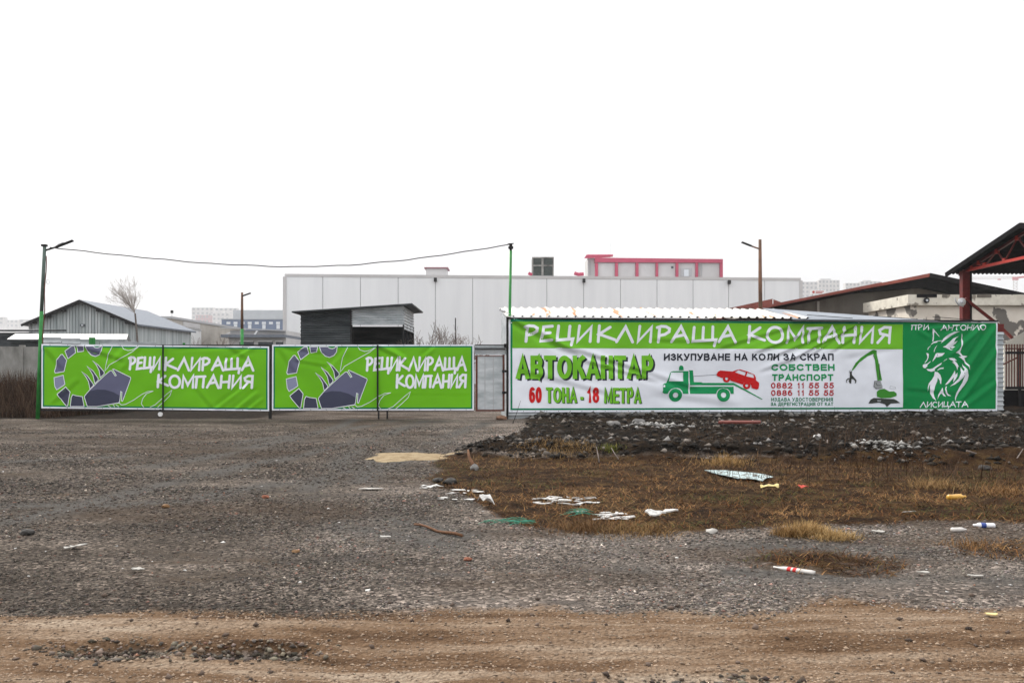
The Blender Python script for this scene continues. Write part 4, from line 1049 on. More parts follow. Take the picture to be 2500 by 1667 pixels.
# door
dr = thing('yard_door', 'narrow grey metal door in a rusty frame between gate and banner', 'door', at(1197, 1008, 30.1))
y = 30.1
def vbox(px0, px1, py0, py1, y0, y1): return (gx(px0,y), gx(px1,y), y0, y1, gz(py1,y), gz(py0,y))
MB().box(*vbox(1161,1166,868,1003,y-0.03,y+0.03)).build('door_frame', M_rust, dr)
MB().box(*vbox(1227,1232,866,1003,y-0.03,y+0.03)).build('door_frame', M_rust, dr)
MB().box(*vbox(1161,1232,999.5,1003.5,y-0.035,y+0.035)).build('bottom_rail', M_rust, dr)
MB().box(*vbox(1166,1227,868,870,y-0.03,y+0.03)).build('top_rail', M_rust, dr)
for pa, pb in ((1166,1183.5),(1184.5,1204),(1205,1227)):
    MB().box(*vbox(pa,pb,870,1000,y-0.012,y+0.012)).build('panel', M_galv, dr)
for pa in (1184, 1204.5):
    MB().box(*vbox(pa-0.9,pa+0.9,870,1000,y-0.02,y-0.013)).build('seam', M_joint, dr)
for py in (906, 958): MB().box(*vbox(1226,1236,py-3,py+3,y-0.06,y+0.0)).build('hinge', M_dark, dr)
tr = thing('transom_cladding', 'ribbed grey sheet strip mounted above the narrow metal door', 'cladding', at(1197, 866, 30.12))
MB().corr((gx(1159,30.12),30.14,gz(866,30.12)), (0,0,1),(1,0,0),(0,-1,0), gz(842,30.12)-gz(866,30.12), gx(1236,30.12)-gx(1159,30.12), 0.08, 0.012).build('sheet', M_galv, tr)
MB().bar(at(1159,842,30.08), at(1234,842,30.08), 0.025).build('top_bar', M_dark, tr)
MB().bar(at(1159,851.5,30.08), at(1234,851.5,30.08), 0.03).build('middle_bar', M_dark, tr)
x = gx(1238.5, 30.05)
MB().box(x-0.035,x+0.035,29.98,30.06,-0.05,gz(772,30.0)).thing('corner_post', M_dark, 'black square post at the edge of the wide banner', 'post')
lk = MB()
lk.box(*(lambda p: (p[0]-0.05,p[0]+0.05,29.9,29.98,p[2],p[2]+0.12))(at(1234,848,29.95)))
lk.thing('gate_latch', M_dark, 'black latch catcher on the post beside the door', 'latch')
# brown stone at its foot
def rock(name, px, py, Y, r, m, label, cat, group=None, seed=0, flat=0.6):
    rg = np.random.default_rng(seed); bm = bmesh.new(); bmesh.ops.create_icosphere(bm, subdivisions=2, radius=1)
    X, Z = gx(px, Y), H(gx(px,Y), Y)
    s = MB()
    for v in bm.verts:
        k = 1 + 0.9*(fbm(np.array(v.co.x*1.6+seed+v.co.z), np.array(v.co.y*1.6+v.co.z*1.7), 3, seed) - 0.5)
        s.v.append((X + v.co.x*r*k*1.3, Y + v.co.y*r*k, float(Z) + r*flat*0.75 + v.co.z*r*flat*k))
    s.f = [tuple(v.index for v in f.verts) for f in bm.faces]; bm.free()
    return s.thing(name, m, label, cat, group)
M_brownstone = mat('brown_stone', (0.16,0.085,0.055), (0.24,0.14,0.09), rough=0.9, scale=9)
M_greystone = mat('grey_stone', (0.14,0.135,0.13), (0.24,0.23,0.22), rough=0.95, scale=9, bump=0.4)
M_darkstone = mat('dark_stone', (0.035,0.033,0.031), (0.07,0.066,0.062), rough=0.9, scale=9, bump=0.4)
rock('boulder', 1226, 1010, 29.6, 0.15, M_brownstone, 'brown boulder lying at the foot of the narrow door', 'boulder', seed=3)

# long shed that carries the wide banner
sh = thing('banner_shed', 'long metal shed with white ribbed roof behind the wide banner', 'shed', ((XA+XB)/2, 32.5, 0))
Ud, Nd = WB.U, WB.Nn            # along the banner, towards the camera
Bk = -Nd
P0 = Vector((XA, YA, 0)); 
def sp(u, d, z): return P0 + Ud*u + Bk*d + Vector((0,0,z))
Lw = (Vector((XB,YB,0)) - P0).length
for i in range(8):
    u0 = Lw*i/8; u1 = Lw*(i+1)/8 - 0.01
    MB().hexa([sp(u0,0.10,-0.05),sp(u1,0.10,-0.05),sp(u1,0.14,-0.05),sp(u0,0.14,-0.05),sp(u0,0.10,3.28),sp(u1,0.10,3.28),sp(u1,0.14,3.28),sp(u0,0.14,3.28)]).build('wall_panel', M_galv, sh)
s = MB(); s.corr(sp(Lw,0.06,0.12),(0,0,1),Ud,Nd, 2.86, 0.26, 0.165, 0.045, shape='trap'); s.build('side_sheet', M_galv, sh)
MB().hexa([sp(Lw,0.05,2.98),sp(Lw+0.28,0.05,2.98),sp(Lw+0.28,0.10,2.98),sp(Lw,0.10,2.98),sp(Lw,0.05,3.26),sp(Lw+0.28,0.05,3.26),sp(Lw+0.28,0.10,3.26),sp(Lw,0.10,3.26)]).build('red_beam_end', M_red, sh)
MB().bar(sp(-0.02,0.03,0.16), sp(Lw+0.26,0.03,0.16), 0.06, 0.05).build('bottom_rail', M_galv, sh)
MB().hexa([sp(0,0.14,0),sp(0.05,0.14,0),sp(0.05,3.0,0),sp(0,3.0,0),sp(0,0.14,3.3),sp(0.05,0.14,3.3),sp(0.05,3.0,3.75),sp(0,3.0,3.75)]).build('end_wall', M_galv, sh)
MB().hexa([sp(Lw-.05,0.14,0),sp(Lw,0.14,0),sp(Lw,3.0,0),sp(Lw-.05,3.0,0),sp(Lw-.05,0.14,3.2),sp(Lw,0.14,3.2),sp(Lw,3.0,3.2),sp(Lw-.05,3.0,3.2)]).build('end_wall', M_galv, sh)
MB().hexa([sp(0.05,2.95,0),sp(Lw-.05,2.95,0),sp(Lw-.05,3.0,0),sp(0.05,3.0,0),sp(0.05,2.95,3.1),sp(Lw-.05,2.95,3.1),sp(Lw-.05,3.0,3.1),sp(0.05,3.0,3.1)]).build('back_wall', M_galv, sh)
# white ribbed roof, one part per sheet
u_a, u_b, zf0, zb0, dep = -0.08, 10.35, 3.42, 3.93, 3.1
sl = (Bk*dep + Vector((0,0,zb0-zf0))); V = sl.normalized(); nr = Ud.cross(V).normalized()
if nr.z < 0: nr = -nr
ns = 7; rib = (u_b-u_a)/35
for i in range(ns):
    u0 = u_a + i*5*rib
    st = sp(u0, -0.10, zf0 + 0.012*(i % 2) - 0.02)
    MB().corr(st, Ud, V, nr, 5*rib, sl.length, rib, 0.05, shape='trap').build('roof_sheet', M_white_roof, sh)
for i in range(35):
    p = sp(u_a + (i+0.77)*rib, -0.085, zf0+0.0)
    MB().box(p.x-0.022,p.x+0.022,p.y-0.01,p.y+0.03,p.z-0.02,p.z+0.02).build('rib_end', M_dark, sh)
MB().bar(sp(u_a,-0.03,zf0-0.07), sp(Lw,-0.03,3.36), 0.04, 0.05).build('eave_bar', M_dark, sh)
bl, br, fr, fl = Vector(at(1862,752,33.4)), Vector(at(2310,784.0,34.6)), Vector(at(2437,785.5,31.72)), Vector(at(1938,778.5,30.62))
bl2, br2 = bl, br
MB().hexa([fl-Vector((0,0,.03)),fr-Vector((0,0,.03)),br-Vector((0,0,.03)),bl-Vector((0,0,.03)),fl,fr,br,bl]).build('grey_roof_sheet', M_grey_roof, sh)
for f0, f1 in ((0.12,0.30),(0.45,0.62),(0.75,0.9)):
    a = fl.lerp(fr,f0) + (bl-fl)*0.35; b = fl.lerp(fr,f1) + (bl-fl)*0.1
    MB().bar(a+Vector((0,0,.012)), b+Vector((0,0,.012)), 0.02).build('loose_wire', M_dark, sh)

# lamp posts behind
lp = thing('lamp_post', 'rusty brown lamp post rising behind the long banner shed', 'lamp post', (gx(1857,35), 35, 0))
MB().tube([at(1858.5,930,35), at(1856,700,35), at(1855.5,585,35)], [0.085,0.075,0.06], 8).build('shaft', M_pole_rust, lp, True)
MB().bar(at(1853,607.5,34.95), at(1832,600,34.95), 0.05).build('lamp_arm', M_pole_rust, lp)
MB().bar(at(1834,600.5,34.93), at(1811,591.5,34.93), 0.16, 0.045).build('lamp_head', M_dark, lp)
lp = thing('lamp_post', 'thin dark lamp post with green foot behind the first gate', 'lamp post', (gx(591,47.7), 47.7, 0))
MB().tube([at(591,979,47.7), at(591,803,47.7)], 0.085, 8).build('lower_shaft', M_green_paint, lp, True)
MB().tube([at(591,803,47.7), at(591,714,47.7)], [0.08,0.06], 8).build('shaft', M_pole_rust, lp, True)
MB().bar(at(592,722.5,47.7), at(612,715.5,47.7), 0.12, 0.06).build('lamp_arm', M_dark, lp)
# ------------------------------------------------------------------ sheds and barn behind the gates
cs = thing('corrugated_shed', 'open corrugated metal shed with slanted flat roof behind the gates', 'shed', (gx(870,41), 41, 0))
y = 40.0
zt = lambda px: gz(762 + (745-762)*(px-735)/(987-735), y)
# dark closed front, sheet by sheet
zb_ = 0.0; hs = 0.62; z = zb_; n = 0
XL, XM, XR = gx(735,y), gx(858,y), gx(986,y)
ztop = zt(735)
while z < ztop - 0.02:
    h = min(hs, ztop - z)
    MB().corr((XL,y+0.006*(n%2),z),(0,0,1),(1,0,0),(0,-1,0),h,XM-XL,h/6,0.018).build('front_sheet', M_darkcorr, cs)
    z += h; n += 1
MB().poly([(XL,y+.02,ztop-0.01),(XM,y+.02,ztop-0.01),(XM,y+.02,zt(858)),]).build('front_gusset', M_darkcorr, cs)
zfb = gz(793,y); h = (zt(858)-zfb)
MB().corr((XM,y-0.01,zfb),(0,0,1),(1,0,0),(0,-1,0),h,XR-XM,h/7,0.02).build('fascia_sheet', M_galv, cs)
MB().poly([(XM,y+.01,zfb+h),(XR,y+.01,zfb+h),(XR,y+.01,zt(986))]).build('fascia_gusset', M_galv, cs)
D = 4.0
MB().corr((XR,y,zfb-0.2),(0,0,1),(0,1,0),(1,0,0),h+0.35,D,(h+.35)/8,0.02).build('side_fascia', M_galv, cs)
MB().corr((XR+0.02,y+D,0),(0,0,1),(-1,0,0),(0,-1,0),zfb+0.1,XR-XL,0.1,0.012).build('back_sheet', M_darkcorr, cs)
MB().corr((XL-0.02,y,0),(0,0,1),(0,1,0),(-1,0,0),ztop,D,ztop/24,0.012).build('side_sheet', M_darkcorr, cs)
MB().box(XM-0.04,XM+0.04,y-0.02,y+0.06,0,zt(858)-0.02).build('corner_post', M_dark, cs)
for yy in (y+0.05, y+1.3, y+2.6, y+D-0.1):
    MB().box(XR-0.06,XR+0.0,yy,yy+0.06,0,zfb+0.1).build('corner_post', M_dark, cs)
ra, rb = at(712,763,y-0.45), at(1006,743.5,y-0.45)
rise = Vector((0, D+0.9, -0.05))
A_, B_ = Vector(ra), Vector(rb)
MB().hexa([A_,B_,B_+rise,A_+rise,A_+Vector((0,0,.06)),B_+Vector((0,0,.06)),B_+rise+Vector((0,0,.06)),A_+rise+Vector((0,0,.06))]).build('roof', M_darkcorr, cs)

# barn with vertical board siding
bn = thing('barn', 'grey barn with gable front of upright boards and blue-grey roof', 'barn', (gx(200,75), 80, 0))
y = 75.0
zr, ze = gz(734,y), gz(789,y)
xl, xr_, xa = gx(70,y), gx(331,y), gx(200.5,y)
nb = 34
for i in range(nb):
    a = xl + (xr_-xl)*i/nb; b = xl + (xr_-xl)*(i+1)/nb - 0.04
    def zt_(x): return ze + (zr-ze)*(1 - abs(x-xa)/(xa-xl)) - 0.12
    dy = 0.03*random.random()
    za, zb2 = zt_(a), zt_(b)
    if a < xa < b: zb2 = za = min(za, zb2)
    MB().hexa([(a,y+dy,0),(b,y+dy,0),(b,y+0.1,0),(a,y+0.1,0),(a,y+dy,za),(b,y+dy,zb2),(b,y+0.1,zb2),(a,y+0.1,za)]).build('board', M_siding, bn)
MB().box(xr_-0.1,xr_,y+0.12,88,0,ze-0.1).build('side_wall', M_siding, bn)
MB().box(xr_+0.005,xr_+0.03,80.5,86,0,3.6).build('side_door', M_galv, bn)
MB().box(xl,xl+0.1,y+0.12,88,0,ze-0.1).build('side_wall', M_siding, bn)
MB().poly([(xl,88,0),(xr_,88,0),(xr_,88,ze-.1),(xa,88,zr-.1),(xl,88,ze-.1)]).build('back_wall', M_siding, bn)
for sx, xe in ((-1, xl-0.35), (1, xr_+0.35)):
    zee = ze - 0.35*(zr-ze)/(xa-xl)
    MB().hexa([(xa,y-0.5,zr-0.08),(xe,y-0.5,zee-0.08),(xe,88.4,zee-0.08),(xa,88.4,zr-0.08),(xa,y-0.5,zr+0.06),(xe,y-0.5,zee+0.06),(xe,88.4,zee+0.06),(xa,88.4,zr+0.06)]).build('roof_slope', M_slate_roof, bn)
    MB().bar((xa,y-0.52,zr-0.06),(xe,y-0.52,zee-0.06),0.05,0.2).build('barge_board', M_dark, bn)
    for f in (0.3, 0.55, 0.8):
        px_, pz_ = xa+(xe-xa)*f, zr+(zee-zr)*f-0.22
        MB().box(px_-0.1,px_+0.1,y-0.45,y+0.1,pz_-0.1,pz_+0.1).build('purlin_end', M_dark, bn)
o = MB().box(gx(196,y),gx(208,y),y-0.06,y+0.02,gz(797,y),gz(791,y)).build('vent_window', M_window, bn)
MB().box(gx(199,y),gx(204,y),y-0.07,y-0.065,gz(795.5,y),gz(792.5,y)).build('vent_pane', M_windowpale, o)
MB().bar(at(70,790,y-0.2), at(76,803,y-0.0), 0.08).build('gutter_pipe', M_joint, bn)

ws = thing('low_shed', 'low shed with bright white sheet roof before the grey barn', 'shed', (gx(170,52), 52, 0))
MB().hexa([at(17,829,50),at(309,829,50),at(313,817,54),at(37,816.5,54),at(17,827.6,50),at(309,827.6,50),at(313,815.5,54),at(37,815,54)]).build('roof', mat('clean_white_sheet',(0.50,0.49,0.48),(0.58,0.57,0.56),rough=0.5,scale=0.6), ws)
MB().corr((gx(24,50.4),50.4,0),(0,0,1),(1,0,0),(0,-1,0),3.3,gx(305,50.4)-gx(24,50.4),0.15,0.02).build('wall', M_darkcorr, ws)
MB().box(gx(24,50.4),gx(305,50.4),50.5,53.8,0,3.3).build('inner_wall', M_darkcorr, ws)
MB().poly([at(310,829,50),at(313,817,54),at(320,832,53),at(318,840,50.2)]).build('end_flap', M_dark, ws)
cf = thing('sheet_fence', 'grey ribbed sheet fence running behind the first gate', 'fence', (gx(240,44), 44, 0))
for i in range(6):
    a, b = 105+46*i, 105+46*(i+1)-0.4
    za, zb3 = gz(824+2.4*i,44), gz(824+2.4*(i+1),44)
    MB().corr((gx(a,44),44+0.01*(i%2),za-2.6),(0,0,1),(1,0,0),(0,-1,0),2.6,gx(b,44)-gx(a,44),0.22,0.03,shape='trap').build('sheet', M_galv, cf)
for px, r in ((225,0.11),(449,0.05)):
    p = at(px, 824 if r > .1 else 837, 43.7); s_ = MB(); s_.tube([(p[0],43.7,0),(p[0],43.7,p[2])], r*1.4, 8)
    s_.thing('fence_post', M_green_paint, 'thick short green post top showing over the first gate' if r > .1 else 'thin green post tip showing over the first gate', 'post')

cw = thing('concrete_wall', 'stained old concrete panel wall beyond the green pole', 'wall', (-24, 46, 0))
for i in range(9):
    a = -45 + 2.5*i; b = a + 2.46
    MB().box(a,b,46+0.02*(i%2),46.15,-0.1,gz(845+1.5*random.random(),46)).build('panel', M_concrete, cw)
    MB().box(b-0.09,b+0.11,45.93,46.2,-0.1,gz(842,46)).build('post', M_concrete, cw)
ds = thing('dark_lean_to', 'dark low lean-to shed with sloping roof by the grey barn', 'shed', (gx(20,62), 63, 0))
MB().box(gx(-60,62),gx(72,62),62,66,0,gz(812,62)).build('wall', M_darkcorr, ds)
MB().hexa([at(-70,808,61.6),at(78,808,61.6),(gx(78,61.6),66.4,4.55),(gx(-70,61.6),66.4,4.55),at(-70,805,61.6),at(78,805,61.6),(gx(78,61.6),66.4,4.7),(gx(-70,61.6),66.4,4.7)]).build('roof', M_darkcorr, ds)

bb = thing('beige_building', 'plain beige flat-roofed building beyond the barn roof', 'building', (-40, 107, 0))
X1 = gx(418,95)
zt1 = gz(778,95)
MB().box(X1-10,X1,95,121,0,zt1).build('wall', M_beige, bb)
MB().box(X1-10.1,X1+0.12,94.9,121.1,zt1+0.002,zt1+0.25).build('parapet', M_joint, bb)
o = MB().box(X1+0.01,X1+0.06,98,104,0,gz(803,101)).build('garage_door', M_plastic_white, bb)
MB().bar((X1+0.08,98,gz(803,101)),(X1+0.08,104,gz(803,101)),0.12).build('door_frame', M_joint, o)
MB().box(X1+0.01,X1+0.06,98.3,103.7,gz(800,101),gz(788,101)).build('window', M_greypanel, bb)
MB().bar((X1+0.2,110,5.8),(X1+1.2,112,6.6),0.1).build('bracket', M_joint, bb)
MB().tube([(X1-0.3,96,zt1),(X1-0.3,96,zt1+0.7)],0.03,5).build('mast', M_joint, bb)
MB().box(X1-0.42,X1-0.18,95.9,96.1,zt1+0.65,zt1+0.95).build('beacon', M_dark, bb)

lb = thing('flat_roof_building', 'low pavilion with two stacked flat roofs and dark windows', 'building', (gx(615,102), 104, 0))
y = 100.0
MB().hexa([at(538,801,y),at(697,808.5,y),at(697,808.5,y+8),at(538,801,y+8),at(538,798.5,y),at(697,806,y),at(697,806,y+8),at(538,798.5,y+8)]).build('upper_roof', M_joint, lb)
MB().box(gx(558,y),gx(695,y),y+0.6,y+7.5,gz(818,y),gz(806,y)).build('upper_wall', M_greypanel, lb)
MB().box(gx(543,y),gx(697,y),y-0.6,y+8,gz(824,y),gz(817,y)).build('lower_roof', M_slate_roof, lb)
MB().box(gx(556,y),gx(697,y),y+0.3,y+7.5,0,gz(824,y)).build('wall', M_greypanel, lb)
for pa, pb in ((583,618),(629,665),(672,690)):
    o = MB().box(gx(pa,y),gx(pb,y),y+0.22,y+0.28,1.6,gz(833,y)).build('window', M_window, lb)
    MB().bar(at(pa,833,y+0.2),at(pb,833,y+0.2),0.12).build('window_head', M_plastic_white, o)
MB().bar(at(621,817,y-0.3), at(628,808,y-0.3),0.15).build('roof_prop', M_plastic_white, lb)

# ------------------------------------------------------------------ warehouse and roof plant
wh = thing('warehouse', 'huge pale grey panel-clad warehouse filling the yard behind', 'warehouse', (5, 121, 0))
A_ = Vector((gx(695,118),118,0)); B_ = Vector((gx(1955,123.3),123.3,0)); du = (B_-A_); Lh = du.length; du.normalize(); nrm = Vector((du.y,-du.x,0)); bk = -nrm
zA, zB = gz(668.5,118), gz(678.5,123.3)
joints = [695,788,880,972,1063,1154,1245,1335,1425,1515,1604,1692,1779,1867,1955]
def on_wall(px):
    d = Vector(((px-CX)/F,1,0)); t = A_.dot(nrm)/d.dot(nrm); return (d*t-A_).dot(du)
us = [on_wall(p) for p in joints]
for i in range(14):
    u0, u1 = us[i]+0.045, us[i+1]-0.045
    z0, z1 = zA+(zB-zA)*u0/Lh-0.35, zA+(zB-zA)*u1/Lh-0.35
    a, b = A_+du*u0, A_+du*u1; k = bk*0.2
    MB().hexa([a,b,b+k,a+k,a+Vector((0,0,z0)),b+Vector((0,0,z1)),b+k+Vector((0,0,z1)),a+k+Vector((0,0,z0))]).build('wall_panel', M_panel, wh)
a, b = A_+bk*0.08+du*0.01, B_+bk*0.08-du*0.01
MB().hexa([a,b,b+bk*45,a+bk*45,a+Vector((0,0,zA-.4)),b+Vector((0,0,zB-.4)),b+bk*45+Vector((0,0,zB-.4)),a+bk*45+Vector((0,0,zA-.4))]).build('core_wall', M_joint, wh)
a, b = A_+nrm*0.06, B_+nrm*0.06; k = bk*45.2
MB().hexa([a+Vector((0,0,zA-.36)),b+Vector((0,0,zB-.36)),b+bk*.5+Vector((0,0,zB-.36)),a+bk*.5+Vector((0,0,zA-.36)),a+Vector((0,0,zA)),b+Vector((0,0,zB)),b+bk*.5+Vector((0,0,zB)),a+bk*.5+Vector((0,0,zA))]).build('parapet_trim', M_greypanel, wh)
for p, zz in ((A_, zA), (B_, zB)):
    q = p + nrm*0.07
    MB().box(q.x-0.22,q.x+0.22,q.y-0.05,q.y+0.3,0,zz-0.37).build('corner_trim', M_greypanel, wh)
for i, py in ((4,682),(8,684),(12,688)):
    q = A_ + du*us[i] + nrm*0.25; z = gz(py, q.y)
    MB().box(q.x-0.18,q.x+0.18,q.y-0.25,q.y+0.2,z-0.3,z+0.2).build('wall_lamp', M_dark, wh)
rp = thing('roof_hatch', 'small pale box with red edged lid on the warehouse roof', 'roof unit', at(1065, 668, 124))
MB().box(gx(1040,124),gx(1090,124),124,127,gz(672,124),gz(656,124)).build('body', M_greypanel, rp)
MB().box(gx(1036,124),gx(1094,124),123.8,127.2,gz(656,124),gz(652.5,124)).build('lid', mat('dull_red_trim',(0.25,0.13,0.15),(0.3,0.16,0.18)), rp)
ch = thing('chiller_unit', 'dark grey-green louvred cooling unit on the warehouse roof', 'cooling unit', at(1325, 672, 126))
y = 126.0
MB().box(gx(1299,y),gx(1352,y),y+0.1,y+3,gz(672,y),gz(629,y)).build('casing', M_chiller, ch)
for pa, pb in ((1299,1302),(1322,1327),(1349,1352)):
    MB().box(gx(pa,y),gx(pb,y),y-0.06,y+0.1,gz(672,y),gz(628,y)).build('post', M_concrete, ch)
for pa, pb in ((627.5,631),(647,650)):
    MB().box(gx(1299,y),gx(1352,y),y-0.09,y-0.06,gz(pb,y),gz(pa,y)).build('rail', M_concrete, ch)
for r0, r1 in ((632,646),(651,668)):
    for c0, c1 in ((1303,1321),(1328,1348)):
        for i in range(4):
            py = r0 + (r1-r0)*i/4
            MB().bar(at(c0,py+1.8,y+0.05),at(c1,py+1.8,y+0.05),0.1,0.12).build('louvre', M_chiller, ch)
MB().bar(at(1290,667,y),at(1299,671,y),0.4,0.4).build('red_pipe', M_pink, ch)
MB().tube([at(1402,667,y),at(1412,670,y),at(1425,669,y)],0.25,6).thing('roof_pipe', M_pink, 'short crimson pipe lying on the warehouse roof', 'pipe')
pb_ = thing('crimson_building', 'grey building with crimson frame rising behind the warehouse roof', 'building', (gx(1610,172), 178, 0))
y = 170.0
Xa, Xb = gx(1453,y), gx(1765,y)
def zc(px): return gz(629+3.5*(px-1453)/312, y)
MB().box(Xa+0.2,Xb-0.2,y+0.6,y+14,0,gz(633,y)).build('core', M_greypanel, pb_)
MB().hexa([(Xa,y,gz(640,y)),(Xb,y,gz(641.5,y)),(Xb,y+14.2,gz(641.5,y)),(Xa,y+14.2,gz(640,y)),(Xa,y,zc(1453)),(Xb,y,zc(1765)),(Xb,y+14.2,zc(1765)),(Xa,y+14.2,zc(1453))]).build('crimson_parapet', M_pink, pb_)
for pa, pbx in ((1453,1460),(1502,1509),(1552,1559),(1601,1607),(1650,1656.5),(1698.5,1704.5),(1758,1765)):
    MB().box(gx(pa,y),gx(pbx,y),y+0.02,y+0.6,0,gz(641.8,y)).build('crimson_pilaster', M_pink, pb_)
for pa, pbx in ((1460.3,1501.7),(1509.3,1551.7),(1559.3,1600.7),(1607.3,1649.7),(1656.8,1698.2),(1704.8,1757.7)):
    MB().box(gx(pa,y),gx(pbx,y),y+0.45,y+0.58,0,gz(641.8,y)).build('infill_panel', M_greypanel, pb_)
o = MB().box(gx(1663,y),gx(1690,y),y+0.35,y+0.44,gz(674,y),gz(654,y)).build('shutter_door', M_joint, pb_)
MB().box(gx(1671,y),gx(1682,y),y+0.28,y+0.34,gz(674,y),gz(658,y)).build('door_leaf', M_windowpale, o)
MB().box(gx(1639.5,y),gx(1645,y),y+0.35,y+0.44,gz(655,y),gz(649.5,y)).build('vent', M_window, pb_)
for px in (1707, 1713): MB().bar(at(px,674,y+.3),at(px,643,y+.3),0.08).build('ladder_rail', M_joint, pb_)
for i in range(6): MB().bar(at(1707,672-5*i,y+.3),at(1713,672-5*i,y+.3),0.08).build('ladder_rung', M_joint, pb_)
MB().box(gx(1435,y+2),gx(1492,y+2),y+2,y+9,0,gz(630,y+2)).build('stair_tower', M_apartment, pb_)
MB().hexa([at(1426,631,y+1),at(1490,628,y+1),at(1497,627,y+10),at(1436,627,y+10),at(1432,622,y+1),at(1497,622,y+1),at(1497,621,y+10),at(1436,621,y+10)]).build('tower_roof', M_pink, pb_)
for px in (1436.5, 1441): MB().bar(at(px,672,y+1.8),at(px,634,y+1.8),0.08).build('ladder_rail', M_joint, pb_)
for i in range(7): MB().bar(at(1436.5,670-5*i,y+1.8),at(1441,670-5*i,y+1.8),0.08).build('ladder_rung', M_joint, pb_)
MB().bar(at(1490,621,y),at(1490,590,y),0.05).build('antenna', M_greypanel, pb_)

# ------------------------------------------------------------------ far town
M_farwin = mat('haze_pale_far_window', (0.30,0.32,0.34), (0.38,0.40,0.42), rough=0.4)  # pale grey with the fading of the haze painted in
def block(px0, px1, pyt, Y, label, floors, cols, depth=14, m=None, name='apartment_block', group='pale blocks of the far town', win=None, top=None):
    t = thing(name, label, 'building', (gx((px0+px1)/2,Y), Y+depth/2, 0), group)
    x0, x1, z1 = gx(px0,Y), gx(px1,Y), gz(pyt,Y)
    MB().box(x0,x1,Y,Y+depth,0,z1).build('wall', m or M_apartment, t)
    fh = 3.0*max(1.0, Y/650); n = int(floors)
    for r in range(n):
        zt_ = z1 - 1.0 - r*fh
        for c in range(cols):
            xa = x0 + (x1-x0)*(c+0.22)/cols; xb = x0 + (x1-x0)*(c+0.72)/cols
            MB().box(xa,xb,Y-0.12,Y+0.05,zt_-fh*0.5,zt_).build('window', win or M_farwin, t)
    if top:
        MB().box(gx(top[0],Y),gx(top[1],Y),Y+2,Y+8,z1+0.002,gz(top[2],Y)).build('roof_house', m or M_apartment, t)
    return t
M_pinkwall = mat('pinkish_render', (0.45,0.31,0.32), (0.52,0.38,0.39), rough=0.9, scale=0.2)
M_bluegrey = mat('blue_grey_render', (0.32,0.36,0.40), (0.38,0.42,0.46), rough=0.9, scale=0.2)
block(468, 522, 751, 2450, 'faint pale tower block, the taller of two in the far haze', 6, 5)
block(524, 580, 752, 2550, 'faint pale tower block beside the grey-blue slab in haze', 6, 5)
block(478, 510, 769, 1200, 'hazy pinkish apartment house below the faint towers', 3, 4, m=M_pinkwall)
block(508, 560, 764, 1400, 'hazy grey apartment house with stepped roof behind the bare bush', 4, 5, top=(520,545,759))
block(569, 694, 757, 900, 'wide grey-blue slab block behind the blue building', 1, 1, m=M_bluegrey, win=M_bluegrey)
bl_ = thing('blue_building', 'blue clad building with a row of small white windows', 'building', (gx(615,500), 506, 0))
y = 500.0
MB().box(gx(541,y),gx(694,y),y,y+12,0,gz(780,y)).build('wall', M_blue, bl_)
MB().box(gx(539,y),gx(696,y),y-0.4,y+12.4,gz(780,y)+.002,gz(778,y)).build('parapet', M_bluegrey, bl_)
for i in range(8):
    px = 553+17.3*i
    if px < 690:
        MB().box(gx(px,y),gx(px+9.5,y),y-0.15,y-0.02,gz(791.5,y),gz(785.5,y)).build('window', M_windowpale, bl_)
        if i % 2 == 1: MB().box(gx(px+1,y),gx(px+9,y),y-0.3,y-0.02,gz(803,y),gz(792.5,y)).build('balcony_door', M_windowpale, bl_)
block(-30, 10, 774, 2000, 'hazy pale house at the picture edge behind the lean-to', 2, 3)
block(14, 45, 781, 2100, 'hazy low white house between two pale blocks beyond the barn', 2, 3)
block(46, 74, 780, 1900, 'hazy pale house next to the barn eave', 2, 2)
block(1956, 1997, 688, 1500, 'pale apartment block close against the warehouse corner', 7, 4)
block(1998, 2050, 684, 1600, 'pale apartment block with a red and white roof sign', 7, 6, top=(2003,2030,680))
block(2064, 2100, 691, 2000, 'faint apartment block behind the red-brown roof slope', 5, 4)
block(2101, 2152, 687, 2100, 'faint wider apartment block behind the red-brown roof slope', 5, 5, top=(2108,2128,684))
sg = thing('roof_sign', 'white sign board with red marks below the pale apartment block', 'sign', at(1998, 720, 300))
y = 300.0
MB().box(gx(1980,y),gx(2016,y),y,y+0.4,gz(718,y),gz(708,y)).build('board', M_plastic_white, sg)
MB().tube([(gx(1986,y),y-0.1,gz(713,y)),(gx(1986,y),y-0.02,gz(713,y))],0.42,12).build('red_disc', M_redbright, sg)
for i, w_ in enumerate((20, 16)): MB().box(gx(1991.5,y),gx(1991.5+w_,y),y-0.08,y-0.02,gz(712.3+3.4*i,y),gz(710.6+3.4*i,y)).build('red_line', M_redbright, sg)
for px in (1984, 2012): MB().bar(at(px,718,y+.2),at(px,760,y+.2),0.3).build('leg', M_joint, sg)
cr = thing('tower_crane', 'hazy red and white tower crane far behind the canopy', 'crane', (gx(2479,900), 900, 0))
y = 900.0
for px in (2474, 2483): MB().bar(at(px,900,y),at(px,684,y),0.55).build('mast_leg', M_crane_white, cr)
s = MB()
for i in range(14): s.bar(at(2474 if i%2 else 2483, 740-4.0*i,y), at(2483 if i%2 else 2474, 736-4.0*i,y),0.4)
o = s.build('mast_bracing', M_crane_white, cr); o['kind'] = 'stuff'
MB().box(gx(2472,y),gx(2486,y),y-0.5,y+0.5,gz(684,y),gz(676,y)).build('cab', M_crane, cr)
MB().bar(at(2482,678,y),at(2520,674,y),1.6,1.8).build('counter_jib', M_crane, cr)
for dy in (0, 4.5): MB().bar(at(2340,682.5-dy,y),at(2474,680-dy,y),0.45).build('jib_chord', M_crane_white, cr)
s = MB()
